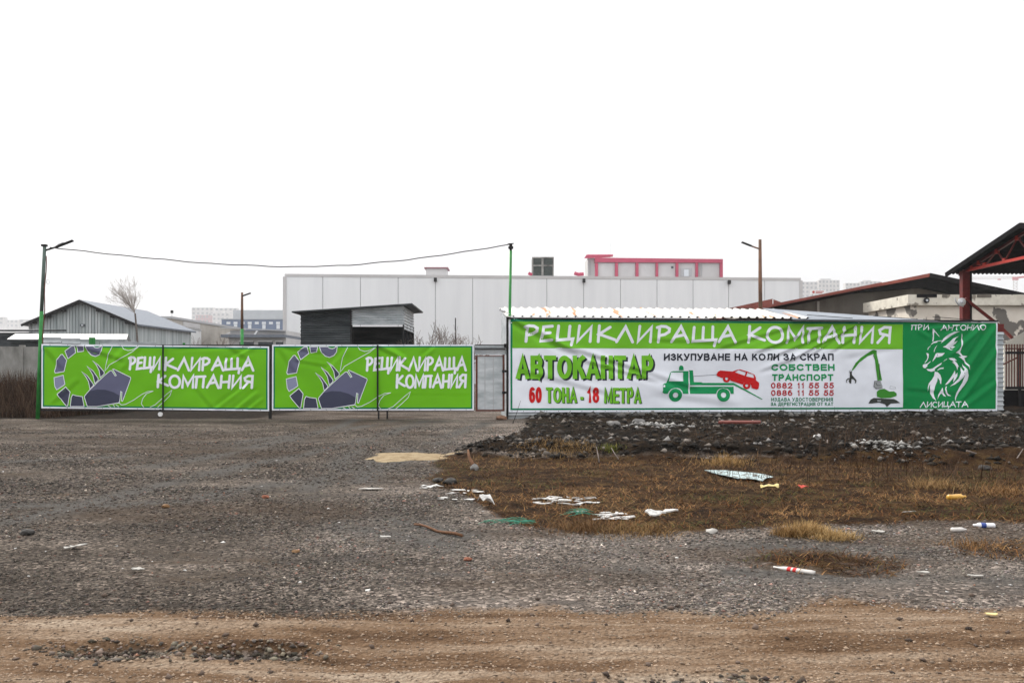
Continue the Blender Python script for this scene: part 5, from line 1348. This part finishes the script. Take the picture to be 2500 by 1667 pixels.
for i in range(26): s.bar(at(2342+5*i,682.5-0.02*5*i-(4.5 if i%2 else 0),y), at(2347+5*i,682.5-0.02*5*i-(0 if i%2 else 4.5),y),0.3)
o = s.build('jib_lattice', M_crane_white, cr); o['kind'] = 'stuff'
MB().box(gx(2436,y),gx(2443,y),y-.5,y+.5,gz(683.5,y),gz(681,y)).build('trolley', M_crane, cr)

# ------------------------------------------------------------------ old building and canopy at the far end
ob = thing('old_workshop', 'grimy workshop with wide low gable and overhanging dark roof', 'building', (gx(2270,58), 62, 0))
y = 58.0
xa, za = gx(2270,y-1.6), gz(667,y-1.6)
xl, zl = gx(1858,y-1.6), gz(749,y-1.6)
xr_, zr2 = gx(2560,y-1.6), gz(728,y-1.6)
wl_ = gx(1990,y)
def wz(x): return za + (zl-za)*(xa-x)/(xa-xl) if x < xa else za + (zr2-za)*(x-xa)/(xr_-xa)
ring = [(wl_-1.8,y,0),(xr_-0.6,y,0),(xr_-0.6,y,wz(xr_-0.6)-.3),(xa,y,za-0.3),(wl_-1.8,y,wz(wl_-1.8)-.3)]
MB().prism(ring,(0,16,0)).build('wall', M_oldwall, ob)
MB().hexa([(xa,y-1.6,za-.22),(xl,y-1.6,zl-.10),(xl,y+16,zl-.10),(xa,y+16,za-.22),(xa,y-1.6,za),(xl,y-1.6,zl),(xl,y+16,zl),(xa,y+16,za)]).build('roof_slope', M_redroof, ob)
MB().hexa([(xa+.002,y-1.6,za-.22),(xr_,y-1.6,zr2-.25),(xr_,y+16,zr2-.25),(xa+.002,y+16,za-.22),(xa+.002,y-1.6,za),(xr_,y-1.6,zr2),(xr_,y+16,zr2),(xa+.002,y+16,za)]).build('roof_slope', M_black_roof_shade, ob)  # right half coloured near black for its shaded side
MB().bar((xa,y-1.62,za-.12),(xr_,y-1.62,zr2-.13),0.06,0.26).build('barge_board', M_black_roof_shade, ob)  # black paints the shade along this edge
MB().bar((xl,y-1.63,zl-.05),(xa-3.0,y-1.63,za-.05-3.0*(za-zl)/(xa-xl)),0.05,0.16).build('barge_board', M_redroof, ob)
MB().box(gx(1994,y),gx(1999,y),y-0.12,y-0.003,0,gz(736,y)).build('pilaster', M_beige, ob)
MB().prism([(xa,y-0.9,za-.24),(xa,y-0.9,za-.80),(gx(2060,y),y-0.9,wz(gx(2060,y))-.24)],(0,0.85,0)).build('overhang_shade', M_black_roof_shade, ob)  # added black board, stands in for the shade under the overhang
MB().prism([(xa+.003,y-0.9,za-.24),(xr_-.3,y-0.9,wz(xr_-.3)-.26),(xr_-.3,y-0.9,wz(xr_-.3)-.75),(xa+.003,y-0.9,za-.80)],(0,0.85,0)).build('overhang_shade', M_black_roof_shade, ob)  # matching right-hand board, shade put into its colour
an = thing('plaster_annex', 'flat annex with pale peeling plaster and flaking cornice', 'building', (24, 52, 0))
y = 50.0
X0 = gx(2217,y); X1 = 36.0
zc1, zc0 = gz(719,y), gz(745,y)
MB().box(X0+0.25,X1,y+0.25,y+6.2,0,zc0+0.002).build('wall', M_plaster, an)
MB().box(X0,X1+.1,y,y+6.4,zc0,zc1).build('cornice', M_plaster_edge, an)
for pa, pb, m_ in ((2238,2287,M_black_roof_shade),(2300,2312,M_oldwall),(2385,2420,M_oldwall)):
    MB().box(gx(pa,y),gx(pb,y),y-0.03,y-0.004,zc1-0.16,zc1+0.02).build('missing_plaster', m_, an)
o = MB().tube([at(2262,733,y-0.2),at(2262,733,y-0.0)],0.16,8).build('wall_lamp', M_dark, an)
MB().tube([at(2264,733.5,y-0.32),at(2263,733,y-0.2)],0.06,8).build('lamp_glass', M_windowpale, o)
rr = MB()
p = [at(1782,752,85),at(1885,729.5,85),at(1945,752,85)]
rr.prism([(p[0][0],85,p[0][2]),(p[2][0],85,p[2][2]),(p[1][0],85,p[1][2])],(0,12,0))
s_ = thing('red_roof_house', 'small house with plain red gable roof behind the workshop', 'house', (gx(1870,85), 90, 0))
rr.build('roof', M_redroof, s_)
MB().box(p[0][0]+.6,p[2][0]-.6,85.4,96.6,0,p[0][2]-0.003).build('wall', M_beige, s_)
MB().bar(at(1887,752,84.5),at(1887,731,84.5),0.06).build('antenna', M_plastic_white, s_)

cn = thing('steel_canopy', 'open canopy with red steel truss, red column and dark sheet roof', 'canopy', (21, 42, 0))
Xc = 21.1
zE, zA2 = 6.28, 7.45
col = MB().box(Xc-0.17,Xc+0.17,41.85,42.15,0,zE); col.build('column', M_red, cn)
MB().box(Xc+0.17,Xc+0.24,41.8,42.2,0,zE-.02).build('column_flange', M_black_roof_shade, cn)
ZR = lambda yy: zA2 + (zE+0.02-zA2)*abs(yy-36.6)/(42-36.6)
yb0, yr0, yf0 = 42.9, 36.6, 30.3
X2 = 34.0
for nme, ya, yb1 in (('roof_slope', yb0, yr0), ('roof_slope', yf0, yr0)):
    z_a, z_r = ZR(ya)+0.13, ZR(yr0)+0.13
    L_ = math.hypot(ya-yr0, z_r-z_a); V = Vector((0,(yr0-ya)/L_,(z_r-z_a)/L_))
    MB().corr((Xc-0.45,ya,z_a),(1,0,0),V,(0,0,1),X2-Xc,L_,0.2,0.035).build(nme, M_black_roof_shade, cn)
    MB().bar((Xc-0.46,ya,z_a-0.06),(Xc-0.46,yr0,z_r-0.06),0.05,0.22).build('barge_board', M_black_roof_shade, cn)
for Xt in (Xc, Xc+6.0):
    MB().bar((Xt,42.1,zE),(Xt,31.2,zE),0.10,0.12).build('bottom_chord', M_redbright if Xt == Xc else M_red, cn)
    for ya in (42.5, 30.7): MB().bar((Xt,ya,ZR(ya)-0.04),(Xt,36.6,zA2-0.04),0.10,0.12).build('top_chord', M_red, cn)
    nodes = [(41.3,0),(40.7,1),(40.2,0),(39.2,1),(38.6,0),(37.6,1),(36.6,0),(35.4,1),(34.6,0),(33.8,1),(33.2,0)]
    for (a, ta), (b, tb) in zip(nodes[:-1], nodes[1:]):
        MB().bar((Xt,a,ZR(a)-0.05 if ta else zE),(Xt,b,ZR(b)-0.05 if tb else zE),0.055).build('web_bar', M_red, cn)
    for a, ta in nodes:
        z = ZR(a)-0.08 if ta else zE+0.06
        MB().box(Xt-0.06,Xt+0.06,a-0.10,a+0.10,z-0.10,z+0.10).build('gusset', M_redbright if Xt == Xc else M_red, cn)
for yy in (42.3, 41.0, 39.7, 38.4, 37.1): MB().bar((Xc-0.4,yy,ZR(yy)+0.07),(X2-.6,yy,ZR(yy)+0.07),0.06,0.1).build('purlin', M_black_roof_shade, cn)
MB().box(26.73,27.07,41.85,42.15,0,zE).build('column', M_red, cn)
MB().box(26.73,27.07,32.3,32.6,0,zE).build('column', M_red, cn)
for (p0, p1) in ((at(2356,729,41.7),at(2432,789,41.7)),(at(2432,789,41.7),at(2478,832,41.7))): MB().bar(p0,p1,0.12).build('brace', M_red, cn)
fl_ = thing('flood_lamp', 'round floodlight with wire guard mounted on the red column', 'lamp', at(2348, 738, 41.6))
q = Vector(at(2348,737,41.5))
MB().tube([q+Vector((0,.25,0)), q+Vector((0,.1,0)), q, q+Vector((0,-.02,0))],[0.07,0.12,0.19,0.19],16).build('reflector', M_plastic_white, fl_, True)
MB().tube([q+Vector((0,-.10,0)), q+Vector((0,-.02,0))],[0.05,0.08],10).build('bulb', M_windowpale, fl_, True)
MB().tube([at(2332,727,41.55),at(2334,736,41.55),at(2341,745,41.55),at(2352,748,41.55)],0.03,5).build('bracket', M_joint, fl_, True)

# picket fence, awning
pf = thing('picket_fence', 'rust-red steel picket fence beyond the end of the wide banner', 'fence', (gx(2500,36), 36, 0))
for i in range(14):
    px = 2456 + 6.7*i
    MB().box(gx(px,36),gx(px+2.3,36),36,36.03,gz(947,36),gz(840,36)).build('picket', M_rust, pf)
for py, h in ((851,3),(861,6),(947,7)): MB().box(gx(2454,36),gx(2560,36),35.96,35.995,gz(py+h/2,36),gz(py-h/2,36)).build('rail', M_rust if h < 6 else M_dark, pf)
for px in (2489, 2535): MB().box(gx(px,36),gx(px+6,36),36.04,36.12,-0.1,gz(850,36)).build('post', M_dark, pf)
MB().bar(at(2448,890,35.9),at(2483,873,35.9),0.05).build('brace', M_rust, pf)
MB().box(gx(2440,36.1),gx(2600,36.1),36.15,36.4,-0.1,gz(952,36.1)).build('base_wall', M_black_roof_shade, pf)  # wall coloured near black to paint in the shade below the canopy
aw = thing('tent_awning', 'cream canvas tent with sloping top behind the picket fence', 'tent', (gx(2520,40), 41, 0))
MB().hexa([at(2448,842,40),at(2590,842,40),at(2590,842,43.5),at(2448,842,43.5),at(2449,839,40),at(2560,775,40),at(2560,775,43.5),at(2449,839,43.5)]).build('tent_top', M_canvas, aw)
MB().box(gx(2452,40.1),gx(2590,40.1),40.1,43.4,0,gz(842,40)).build('tent_wall', M_canvas, aw)

# ------------------------------------------------------------------ bare trees
def bare_tree(name, label, base, height, spread, seed, levels=5, r0=0.12, group=None, lean=(0,0), stems=1, twig_m=None, cat='tree', rmin=0.009):
    rg = random.Random(seed)
    t = thing(name, label, cat, base, group)
    tr, tw = MB(), MB()
    def grow(p, d, length, r, lev):
        n = 3; pts, rr = [p], [r]
        for i in range(n):
            d = (d + Vector((rg.gauss(0,.12),rg.gauss(0,.12),rg.gauss(0.03,.08)))).normalized()
            p = p + d*length/n; pts.append(p); rr.append(r*(1-0.35*(i+1)/n))
        rr = [max(q, rmin) for q in rr]; (tr if lev >= levels-1 else tw).tube(pts, rr, 6 if lev >= levels-1 else (4 if lev > 1 else 3), cap=False)
        if lev == 0: return
        k = rg.choice((2,3,3)) if lev > 1 else rg.choice((3,4))
        for i in range(k):
            a = rg.uniform(0, 2*math.pi); sp_ = rg.uniform(0.35,0.8)*spread
            o_ = d.orthogonal().normalized(); o2 = d.cross(o_)
            nd = (d + (o_*math.cos(a)+o2*math.sin(a))*sp_ + Vector((0,0,0.10))).normalized()
            q = pts[-1] if i < 2 else pts[rg.choice((1,2))]
            grow(q, nd, length*rg.uniform(0.6,0.85), rr[-1]*rg.uniform(0.55,0.75), lev-1)
    for k in range(stems):
        d = Vector((lean[0]+(rg.gauss(0,.3) if stems > 1 else 0), lean[1]+(rg.gauss(0,.3) if stems > 1 else 0), 1)).normalized()
        grow(Vector(base)+Vector((rg.gauss(0,.12) if stems>1 else 0, 0, -0.1)), d, height*(0.30 if stems == 1 else 0.32), r0, levels)
    tr.build('trunk', M_bark, t); tw.build('crown', twig_m or M_twig, t)
    return t
M_paletwig = mat('pale_winter_twigs', (0.40,0.365,0.34), (0.52,0.485,0.46), rough=0.9, scale=5)
def crown_tree(name, label, base, fork, centre, rad, seed, m):
    """leafless tree: stem to a fork, then limbs that fan out through a rounded crown"""
    rg = random.Random(seed); t = thing(name, label, 'tree', base)
    b, f, c = Vector(base), Vector(fork), Vector(centre)
    tr, tw = MB(), MB()
    tr.tube([b-Vector((0,0,.1)), b.lerp(f,.5)+Vector((.1,0,0)), f], [0.11,0.09,0.07], 7, cap=False)
    for i in range(26):
        a = rg.uniform(0,2*math.pi); e = rg.uniform(-0.55,1.0)
        q = math.sqrt(max(0,1-min(1,abs(e))**2))
        tip = c + Vector((rad[0]*q*math.cos(a)*rg.uniform(.75,1), rad[0]*q*math.sin(a)*rg.uniform(.75,1), rad[1]*e))
        st = f.lerp(c, rg.uniform(0,.45)); mid = st.lerp(tip,.5)+Vector((rg.gauss(0,.1),rg.gauss(0,.1),.12))
        tw.tube([st,mid,tip],[0.034,0.018,0.008],4,cap=False)
        for k in range(9):
            h = rg.uniform(.25,1); p = st.lerp(mid,h*2) if h < .5 else mid.lerp(tip,h*2-1)
            d = ((p-f).normalized() + Vector((rg.gauss(0,.5),rg.gauss(0,.5),rg.gauss(.25,.35)))).normalized()
            L_ = rg.uniform(.35,.85); p2 = p + d*L_
            tw.tube([p,p.lerp(p2,.5)+Vector((rg.gauss(0,.03),0,rg.gauss(0,.03))),p2],[0.009,0.007,0.005],3,cap=False)
            for q_ in range(4):
                p3 = p.lerp(p2,rg.uniform(.3,1)); d2 = (d+Vector((rg.gauss(0,.55),rg.gauss(0,.55),rg.gauss(.2,.35)))).normalized()
                tw.tube([p3,p3+d2*rg.uniform(.18,.42)],[0.005,0.004],3,cap=False)
    tr.build('trunk', M_bark, t); tw.build('crown', m, t)
    return t
crown_tree('bare_tree', 'leafless tree with rounded fine crown beside the barn', (gx(340,73.5),73.5,0), at(330,765,73.5), at(308,724,73.5), (1.48,1.3), 11, M_paletwig)
bare_tree('bare_bush', 'leafless bush between beige building and flat-roofed pavilion', (gx(527,60),60,0), 4.4, 1.0, 5, 4, 0.05, 'leafless bushes behind the gates', stems=6, cat='bush')
bare_tree('bare_bush', 'leafless bush close beside the corrugated shed wall', (gx(1012,43),43,0), 3.9, 0.8, 8, 4, 0.03, 'leafless bushes behind the gates', stems=3, cat='bush')
bare_tree('bare_bush', 'tall leafless bush with fanned stems before the warehouse', (gx(1072,48),48,0), 4.6, 0.9, 21, 4, 0.04, 'leafless bushes behind the gates', stems=5, cat='bush')
bare_tree('bare_bush', 'wide low leafless bush next to the fanned one', (gx(1112,52),52,0), 4.2, 1.1, 32, 4, 0.035, 'leafless bushes behind the gates', stems=9, cat='bush')
MB().tube([at(1112,905,50),at(1112,776,50)],0.03,6).thing('thin_mast', M_dark, 'thin dark mast standing among the leafless bushes', 'mast')

# ------------------------------------------------------------------ litter and loose pieces
def gp(px, py):
    Y = gy(py); 
    for _ in range(4): Y = gy(py, float(H(gx(px,Y), Y)))
    return gx(px,Y), Y, float(H(gx(px,Y), Y))
def bottle(name, label, px, py, length, r, ang, mats, prof, group=None, squash=0.8):
    x, y, z = gp(px, py)
    t = thing(name, label, 'bottle', (x,y,z), group)
    d = Vector((math.cos(ang), math.sin(ang), 0)); c = Vector((x,y,z+r*squash*0.95)) - d*length/2
    for (nm, f0, f1, m) in mats:
        pts, rr = [], []
        for i in range(13):
            f = f0 + (f1-f0)*i/12
            pts.append(c + d*length*f); rr.append(r*float(np.interp(f, [p[0] for p in prof], [p[1] for p in prof])) + (0.0015 if nm != 'body' else 0))
        s = MB(); s.tube(pts, rr, 14)
        s.v = [(a, b, z + (cz-z)*squash) for a, b, cz in s.v]
        s.build(nm, m, t, True)
    return t
M_bwhite = mat('bottle_white', (0.66,0.66,0.68), (0.76,0.76,0.78), rough=0.3, scale=12, spec=0.5)
M_bblue = mat('bottle_blue_label', (0.02,0.045,0.20), (0.035,0.07,0.28), rough=0.4, scale=20)
M_byel = mat('bottle_yellow', (0.52,0.27,0.03), (0.66,0.38,0.07), rough=0.3, scale=12, spec=0.5)
M_bred = mat('bottle_red_label', (0.50,0.02,0.02), (0.6,0.035,0.03), rough=0.4, scale=16)
M_bclear = mat('bottle_pale', (0.50,0.47,0.44), (0.60,0.57,0.53), rough=0.25, scale=14, spec=0.6)
PR = [(0,0.85),(0.03,1),(0.12,1),(0.15,0.93),(0.6,1),(0.72,1),(0.88,0.45),(0.92,0.42),(1,0.42)]
bottle('plastic_bottle', 'crushed white bottle with red bands lying on the gravel edge', 1938, 1394, 0.33, 0.031, 2.45, [('body',0,1,M_bclear),('red_label',0.42,0.50,M_bred),('red_label',0.55,0.64,M_bred),('cap',0.95,1,M_bclear)], PR, 'littered plastic bottles', 0.6)
bottle('plastic_bottle', 'white bottle with blue label lying in the dry grass', 2402, 1287, 0.20, 0.034, 3.0, [('body',0,1,M_bwhite),('blue_label',0.42,0.66,M_bblue),('cap',0.9,1,M_bwhite)], PR, 'littered plastic bottles')
bottle('plastic_bottle', 'yellow plastic bottle lying in the brown grass', 2336, 1218, 0.25, 0.045, 0.25, [('body',0,0.97,M_byel),('cap',0.93,1,M_byel)], PR, 'littered plastic bottles')
bottle('plastic_bottle', 'small clouded clear bottle beside the blue labelled one', 2341, 1297, 0.15, 0.03, 0.1, [('body',0,1,M_bclear)], PR, 'littered plastic bottles')

def crumple(name, label, cat, px, py, wx, wy, amp, m, seed, group=None, rot=0.0, ragged=0.35, thick=0.006, ringpx=None):
    """ragged, creased flat scrap with thickness"""
    x, y, z = gp(px, py); rg = np.random.default_rng(seed)
    s = MB(); P = {}
    k = 14
    if ringpx:
        k = len(ringpx); G = [gp(*q) for q in ringpx]
    ringr = 1 + ragged*(rg.random(k)-0.6)
    def pos(i, j, top):
        f = i/4; a = 2*math.pi*j/k + rot
        rr = f*ringr[j % k]
        X = x + wx/2*rr*math.cos(2*math.pi*j/k)*math.cos(rot) - wy/2*rr*math.sin(2*math.pi*j/k)*math.sin(rot)
        Y = y + wx/2*rr*math.cos(2*math.pi*j/k)*math.sin(rot) + wy/2*rr*math.sin(2*math.pi*j/k)*math.cos(rot)
        if ringpx: X, Y = x + (G[j % k][0]-x)*f, y + (G[j % k][1]-y)*f
        h = amp*(float(fbm(np.array(X*11+seed), np.array(Y*11), 3, seed)) - 0.15)
        return (X, Y, float(H(X,Y)) + 0.012 + h + (thick if top else 0))
    for top in (1, 0):
        c = len(s.v); s.v.append(pos(0,0,top))
        for i in range(1,5):
            for j in range(k): s.v.append(pos(i,j,top))
        for j in range(k):
            j2 = (j+1) % k
            f = (c, c+1+j, c+1+j2); s.f.append(f if top else f[::-1])
            for i in range(3):
                q = (c+1+i*k+j, c+1+(i+1)*k+j, c+1+(i+1)*k+j2, c+1+i*k+j2); s.f.append(q if top else q[::-1])
    o = 1+4*k
    for j in range(k):
        j2 = (j+1) % k; a = 1+3*k+j; b = 1+3*k+j2
        s.f.append((a, a+o, b+o, b))
    return s.thing(name, m, label, cat, group)
M_paper = mat('dirty_white_paper', (0.32,0.30,0.27), (0.50,0.48,0.45), rough=0.8, scale=10)
M_glass = mat('pale_blue_film', (0.26,0.37,0.38), (0.48,0.58,0.59), rough=0.35, scale=26, lo=0.4, hi=0.6, spec=0.5, c3=(0.09,0.09,0.07), s3=11.0, t3=(0.52,0.58))
M_yelpaper = mat('yellowish_wrapper', (0.55,0.42,0.14), (0.66,0.55,0.28), rough=0.6, scale=14)
M_redscrap = mat('red_scrap', (0.50,0.05,0.03), (0.60,0.10,0.05), rough=0.5)
M_ochre = mat('ochre_scrap', (0.16,0.085,0.035), (0.23,0.13,0.06), rough=0.8)
M_brick = mat('broken_brick', (0.20,0.075,0.045), (0.28,0.11,0.065), rough=0.9, scale=12)
crumple('plastic_film', 'pale blue shattered film lying on the grass below the bank', 'film', 1805, 1166, 1.05, 0.75, 0.05, M_glass, 5, ringpx=[(1890,1169),(1868,1164),(1840,1159),(1800,1155),(1765,1151),(1720,1152),(1738,1159),(1752,1161),(1770,1168),(1800,1171),(1835,1175),(1862,1178),(1872,1173)])
crumple('wrapper', 'crumpled yellow wrapper near the pale blue film', 'wrapper', 1880, 1197, 0.30, 0.20, 0.13, M_yelpaper, 8, rot=0.2, ragged=0.5)
crumple('red_scrap', 'small bright red scrap standing in the grass by the wrapper', 'scrap', 1961, 1198, 0.13, 0.10, 0.14, M_redscrap, 9)
crumple('rag', 'grey-white rag lying alone on the dark gravel', 'rag', 184, 1340, 0.15, 0.16, 0.05, M_paper, 12, ragged=0.9)
crumple('paper_scrap', 'white crumpled paper next to the brown stick', 'paper', 988, 1326, 0.06, 0.05, 0.06, M_paper, 14, ragged=0.5)
crumple('paper_scrap', 'torn whitish paper just beyond the crumpled one', 'paper', 940, 1318, 0.10, 0.08, 0.05, M_paper, 15, ragged=0.8)
crumple('paper_scrap', 'pale scrap on the gravel below the grey-white rag', 'paper', 338, 1395, 0.10, 0.07, 0.03, M_paper, 16, ragged=0.8)
crumple('paper_scrap', 'pale sliver on the dark gravel before the sand patch', 'paper', 905, 1196, 0.32, 0.10, 0.02, M_paper, 17, ragged=0.4)
crumple('paper_scrap', 'white scrap on the gravel near the striped bottle', 'paper', 2252, 1404, 0.09, 0.07, 0.03, M_paper, 18, ragged=0.6)
crumple('paper_scrap', 'flat white scrap on the gravel at the picture edge', 'paper', 2382, 1410, 0.12, 0.06, 0.02, M_paper, 19, ragged=0.6)
crumple('paper_scrap', 'long white strip on the grass above the straw tuft', 'paper', 2222, 1255, 0.16, 0.10, 0.03, M_paper, 20, ragged=0.5)
crumple('paper_scrap', 'narrow white strip at the grass edge by the straw tuft', 'paper', 2146, 1302, 0.13, 0.07, 0.03, M_paper, 22, ragged=0.5)
crumple('paper_scrap', 'tan scrap on the gravel margin of the dirt road', 'paper', 2420, 1506, 0.08, 0.06, 0.01, M_yelpaper, 23, ragged=0.5)
rock('brick_piece', 648, 1212, gy(1212), 0.04, M_brick, 'orange brick piece lying in the middle of the dark gravel', 'brick', seed=31)
rock('brick_piece', 405, 1238, gy(1238), 0.04, M_ochre, 'ochre brick piece alone on the dark gravel', 'brick', seed=32)
rock('brick_piece', 722, 1340, gy(1340), 0.03, M_ochre, 'small ochre brick chip low on the gravel field', 'brick', seed=33)
rock('brick_piece', 1142, 1366, gy(1366), 0.03, M_brick, 'small reddish brick chip below the brown stick', 'brick', seed=34)
rock('dark_stone', 66, 1302, gy(1302), 0.05, M_darkstone, 'black stone alone above the grey-white rag', 'stone', seed=35)
rock('stone', 1100, 1182, gy(1182), 0.075, M_darkstone, 'large dark stone at the grass edge by the sand', 'stone', seed=36)
rock('stone', 1068, 1178, gy(1178), 0.06, M_darkstone, 'smaller dark stone next to the large one by the sand', 'stone', seed=37)
rock('stone', 1158, 1146, gy(1146), 0.06, M_greystone, 'pale upright stone at the tip of the sand patch', 'stone', seed=38, flat=1.0)
rock('stone', 2403, 1148, gy(1148), 0.09, M_darkstone, 'round dark stone in the dead brush', 'stone', seed=39)
rock('stone', 1560, 1034, gy(1034,0.2), 0.14, M_greystone, 'pale lump beside the heap of pale concrete', 'stone', seed=40)
rock('stone', 1497, 1036, gy(1036,0.2), 0.14, M_greystone, 'pale lump lying alone before the tow truck picture', 'stone', seed=41)
rock('stone', 1737, 1303, gy(1303), 0.045, M_paper, 'whitish stone on the grass edge before the pale film', 'stone', seed=42)
# board
x, y, z = gp(1805, 1046); Yb = gy(1037, 0.24)
MB().hexa([at(1753,1034,Yb),at(1857,1034,Yb),at(1857,1030,Yb+.35),at(1756,1030,Yb+.35),at(1753,1029.5,Yb),at(1857,1029.5,Yb),at(1857,1026,Yb+.35),at(1756,1026,Yb+.35)]).thing('red_board', mat('red_board_paint',(0.10,0.018,0.012),(0.16,0.035,0.024),rough=0.7), 'flat red painted board lying on the dark bank', 'board')
# stick
x0, y0, z0 = gp(1012,1284); x1, y1, z1 = gp(1128,1313)
pts = [(x0+(x1-x0)*t, y0+(y1-y0)*t, float(H(x0+(x1-x0)*t, y0+(y1-y0)*t))+0.02+0.008*math.sin(9*t)) for t in np.linspace(0,1,9)]
MB().tube(pts,[0.012,0.013,0.012,0.014,0.013,0.015,0.016,0.017,0.014],7).thing('stick', M_wood, 'brown wooden stick lying on the gravel by the grass', 'stick', smooth=True)
def branch(label, pts_px, Y, r, m=M_twig, name='dead_branch'):
    pts = [at(px,py,Y+0.12*i) for i,(px,py) in enumerate(pts_px)]
    return MB().tube(pts, [r*(1-0.6*i/(len(pts)-1)) for i in range(len(pts))], 6).thing(name, m, label, 'branch', smooth=True)
branch('dead branch bending out of the bank by the sand', [(1162,1146),(1152,1130),(1145,1115),(1143,1098)], 14.6, 0.045, M_wood)
branch('pale dry stalk standing before the dark bank face', [(1463,1128),(1460,1110),(1456,1090)], 15.6, 0.012)
branch('pale dry stalk leaning over the mossy tuft', [(1510,1120),(1500,1106),(1492,1092)], 15.6, 0.012)
branch('grey stub of a branch upright in the bank', [(2018,1122),(2019,1100),(2020,1073)], 16.3, 0.022)
branch('thin dark twig leaning against the wide banner corner', [(1252,1034),(1262,1006),(1271,978)], 27.5, 0.012, M_dark)
for i, (lab, a) in enumerate((('bare twig forking out of the brush at the picture edge', [(2470,1145),(2482,1120),(2498,1095)]), ('long bare twig lying across the brush', [(2360,1100),(2400,1112),(2455,1135)]), ('short bare twig standing in the dead brush', [(2452,1136),(2440,1118),(2428,1098)]))):
    branch(lab, a, 14.8+0.3*i, 0.014)
for px, top in ((1329,1001),(1628,1000),(1912,990),(1955,985),(1968,990),(2037,992)):
    branch('thin weed stalk at the foot of the wide banner, %s' % {1329:'below the red digits',1628:'before the truck cab',1912:'first under the small green text',1955:'tallest under the small green text',1968:'last under the small green text',2037:'right of the small green text'.replace('right of','just past')}[px],
           [(px+3,1022),(px+1,(1022+top)/2),(px,top)], 28.8, 0.008, M_dark, 'weed_stalk')

# foam shards
rg = random.Random(44)
shards = []
for cx_, cy_, wx, wy, n in ((1395,1225,62,10,30),(1330,1226,30,8,8),(1500,1262,45,9,22),(1135,1200,40,6,9),(1045,1192,14,3,4),(1110,1220,45,4,6),(1420,1250,12,3,3)):
    for i in range(n): shards.append((cx_+rg.uniform(-1,1)*wx, cy_+rg.uniform(-1,1)*wy))
for i, (px, py) in enumerate(shards):
    x, y, z = gp(px, py); L_ = rg.uniform(0.03,0.19); w_ = rg.uniform(0.012,0.05); a = rg.uniform(-0.5,0.5); s = MB(); k = rg.choice((5,6,7))
    ring = []
    for j in range(k):
        t = 2*math.pi*(j+rg.uniform(-.25,.25))/k; q_ = rg.uniform(0.45,1.1); X_, Y_ = L_/2*math.cos(t)*1.3*q_, w_*math.sin(t)*q_
        ring.append((x+X_*math.cos(a)-Y_*math.sin(a), y+X_*math.sin(a)+Y_*math.cos(a), z+0.004+rg.uniform(0,0.014)))
    s.prism(ring, (0,0,0.006))
    s.thing('foam_shard', M_foam, 'white foam shard scattered on the brown grass', 'foam', 'broken foam shards in the grass')
crumple('foam_sheet', 'bent white foam sheet raised above the grass', 'foam', 1600, 1267, 0.26, 0.12, 0.11, M_foam, 52, rot=0.35, ragged=0.5, thick=0.015)
crumple('foam_sheet', 'flat white foam tip beside the bent foam sheet', 'foam', 1638, 1256, 0.17, 0.10, 0.06, M_foam, 53, rot=-0.1, ragged=0.4, thick=0.015)
crumple('plastic_bag', 'rounded white plastic bag at the grass edge', 'bag', 1188, 1240, 0.20, 0.16, 0.22, M_foam, 54, rot=-0.2, ragged=0.3)
crumple('plastic_bag', 'flattened white plastic bag by the dark stones', 'bag', 1056, 1196, 0.26, 0.14, 0.10, M_foam, 55, ragged=0.6)
crumple('litter_cup', 'white cup shaped scrap on the dark bank', 'scrap', 1995, 1112, 0.16, 0.12, 0.25, M_foam, 56)
crumple('litter_scrap', 'whitish scrap next to the small rubble heap', 'scrap', 2100, 1106, 0.20, 0.12, 0.12, M_foam, 57)
# scattered specks of litter on the gravel, too small to count
n = 150
x, y = fan_points(n, 6.2, 26, 0.9); k = (grass_mask(x,y) < .3) & (bank_mask(x,y) < .3); x, y = x[k], y[k]
v = 0.45 + 0.25*RNG.random(len(x))
stones('litter_specks', x, y, 0.009+0.014*RNG.random(len(x)), np.stack([v,v*0.97,v*0.93],-1), M_stone, 0.35, 0.2, 'white litter specks strewn over the gravel')
# green net
rg = random.Random(3)
for (pxa, pya, pxb, pyb, k, lab) in ((1195,1276,1285,1281,26,'tangled green net strands at the gravel edge'),(1385,1250,1430,1262,14,'green net strands among the white foam shards')):
    s = MB()
    for i in range(k):
        px, py = pxa+(pxb-pxa)*rg.random(), pya+(pyb-pya)*rg.random()+rg.uniform(-5,5)
        x, y, z = gp(px, py); a = rg.gauss(0,0.6); L_ = rg.uniform(.1,.35); pts = [(x+L_*(t-.5)*math.cos(a), y+L_*(t-.5)*math.sin(a), float(H(x+L_*(t-.5)*math.cos(a), y+L_*(t-.5)*math.sin(a)))+0.02+0.02*math.sin(3*t)) for t in np.linspace(0,1,5)]
        s.tube(pts, 0.003, 3, cap=False)
    s.thing('green_net', mat('green_net_cord',(0.02,0.16,0.10),(0.03,0.22,0.14)), lab, 'net')['kind'] = 'thing'

# ------------------------------------------------------------------ haze
hz = MB().box(-2700,2700,-200,2700,-1.5,95)
ho = hz.build('haze', None)
hm = bpy.data.materials.new('haze_air'); hm.use_nodes = True
N, L = hm.node_tree.nodes, hm.node_tree.links
N.clear(); oo = N.new('ShaderNodeOutputMaterial'); pv = N.new('ShaderNodeVolumePrincipled')
pv.inputs['Color'].default_value = (0.96,0.97,1.0,1); pv.inputs['Density'].default_value = 0.00026; pv.inputs['Anisotropy'].default_value = 0.2
L.new(pv.outputs[0], oo.inputs['Volume'])
ho.data.materials.append(hm); ho['kind'] = 'stuff'; ho['label'] = 'pale winter haze hanging over the far town'
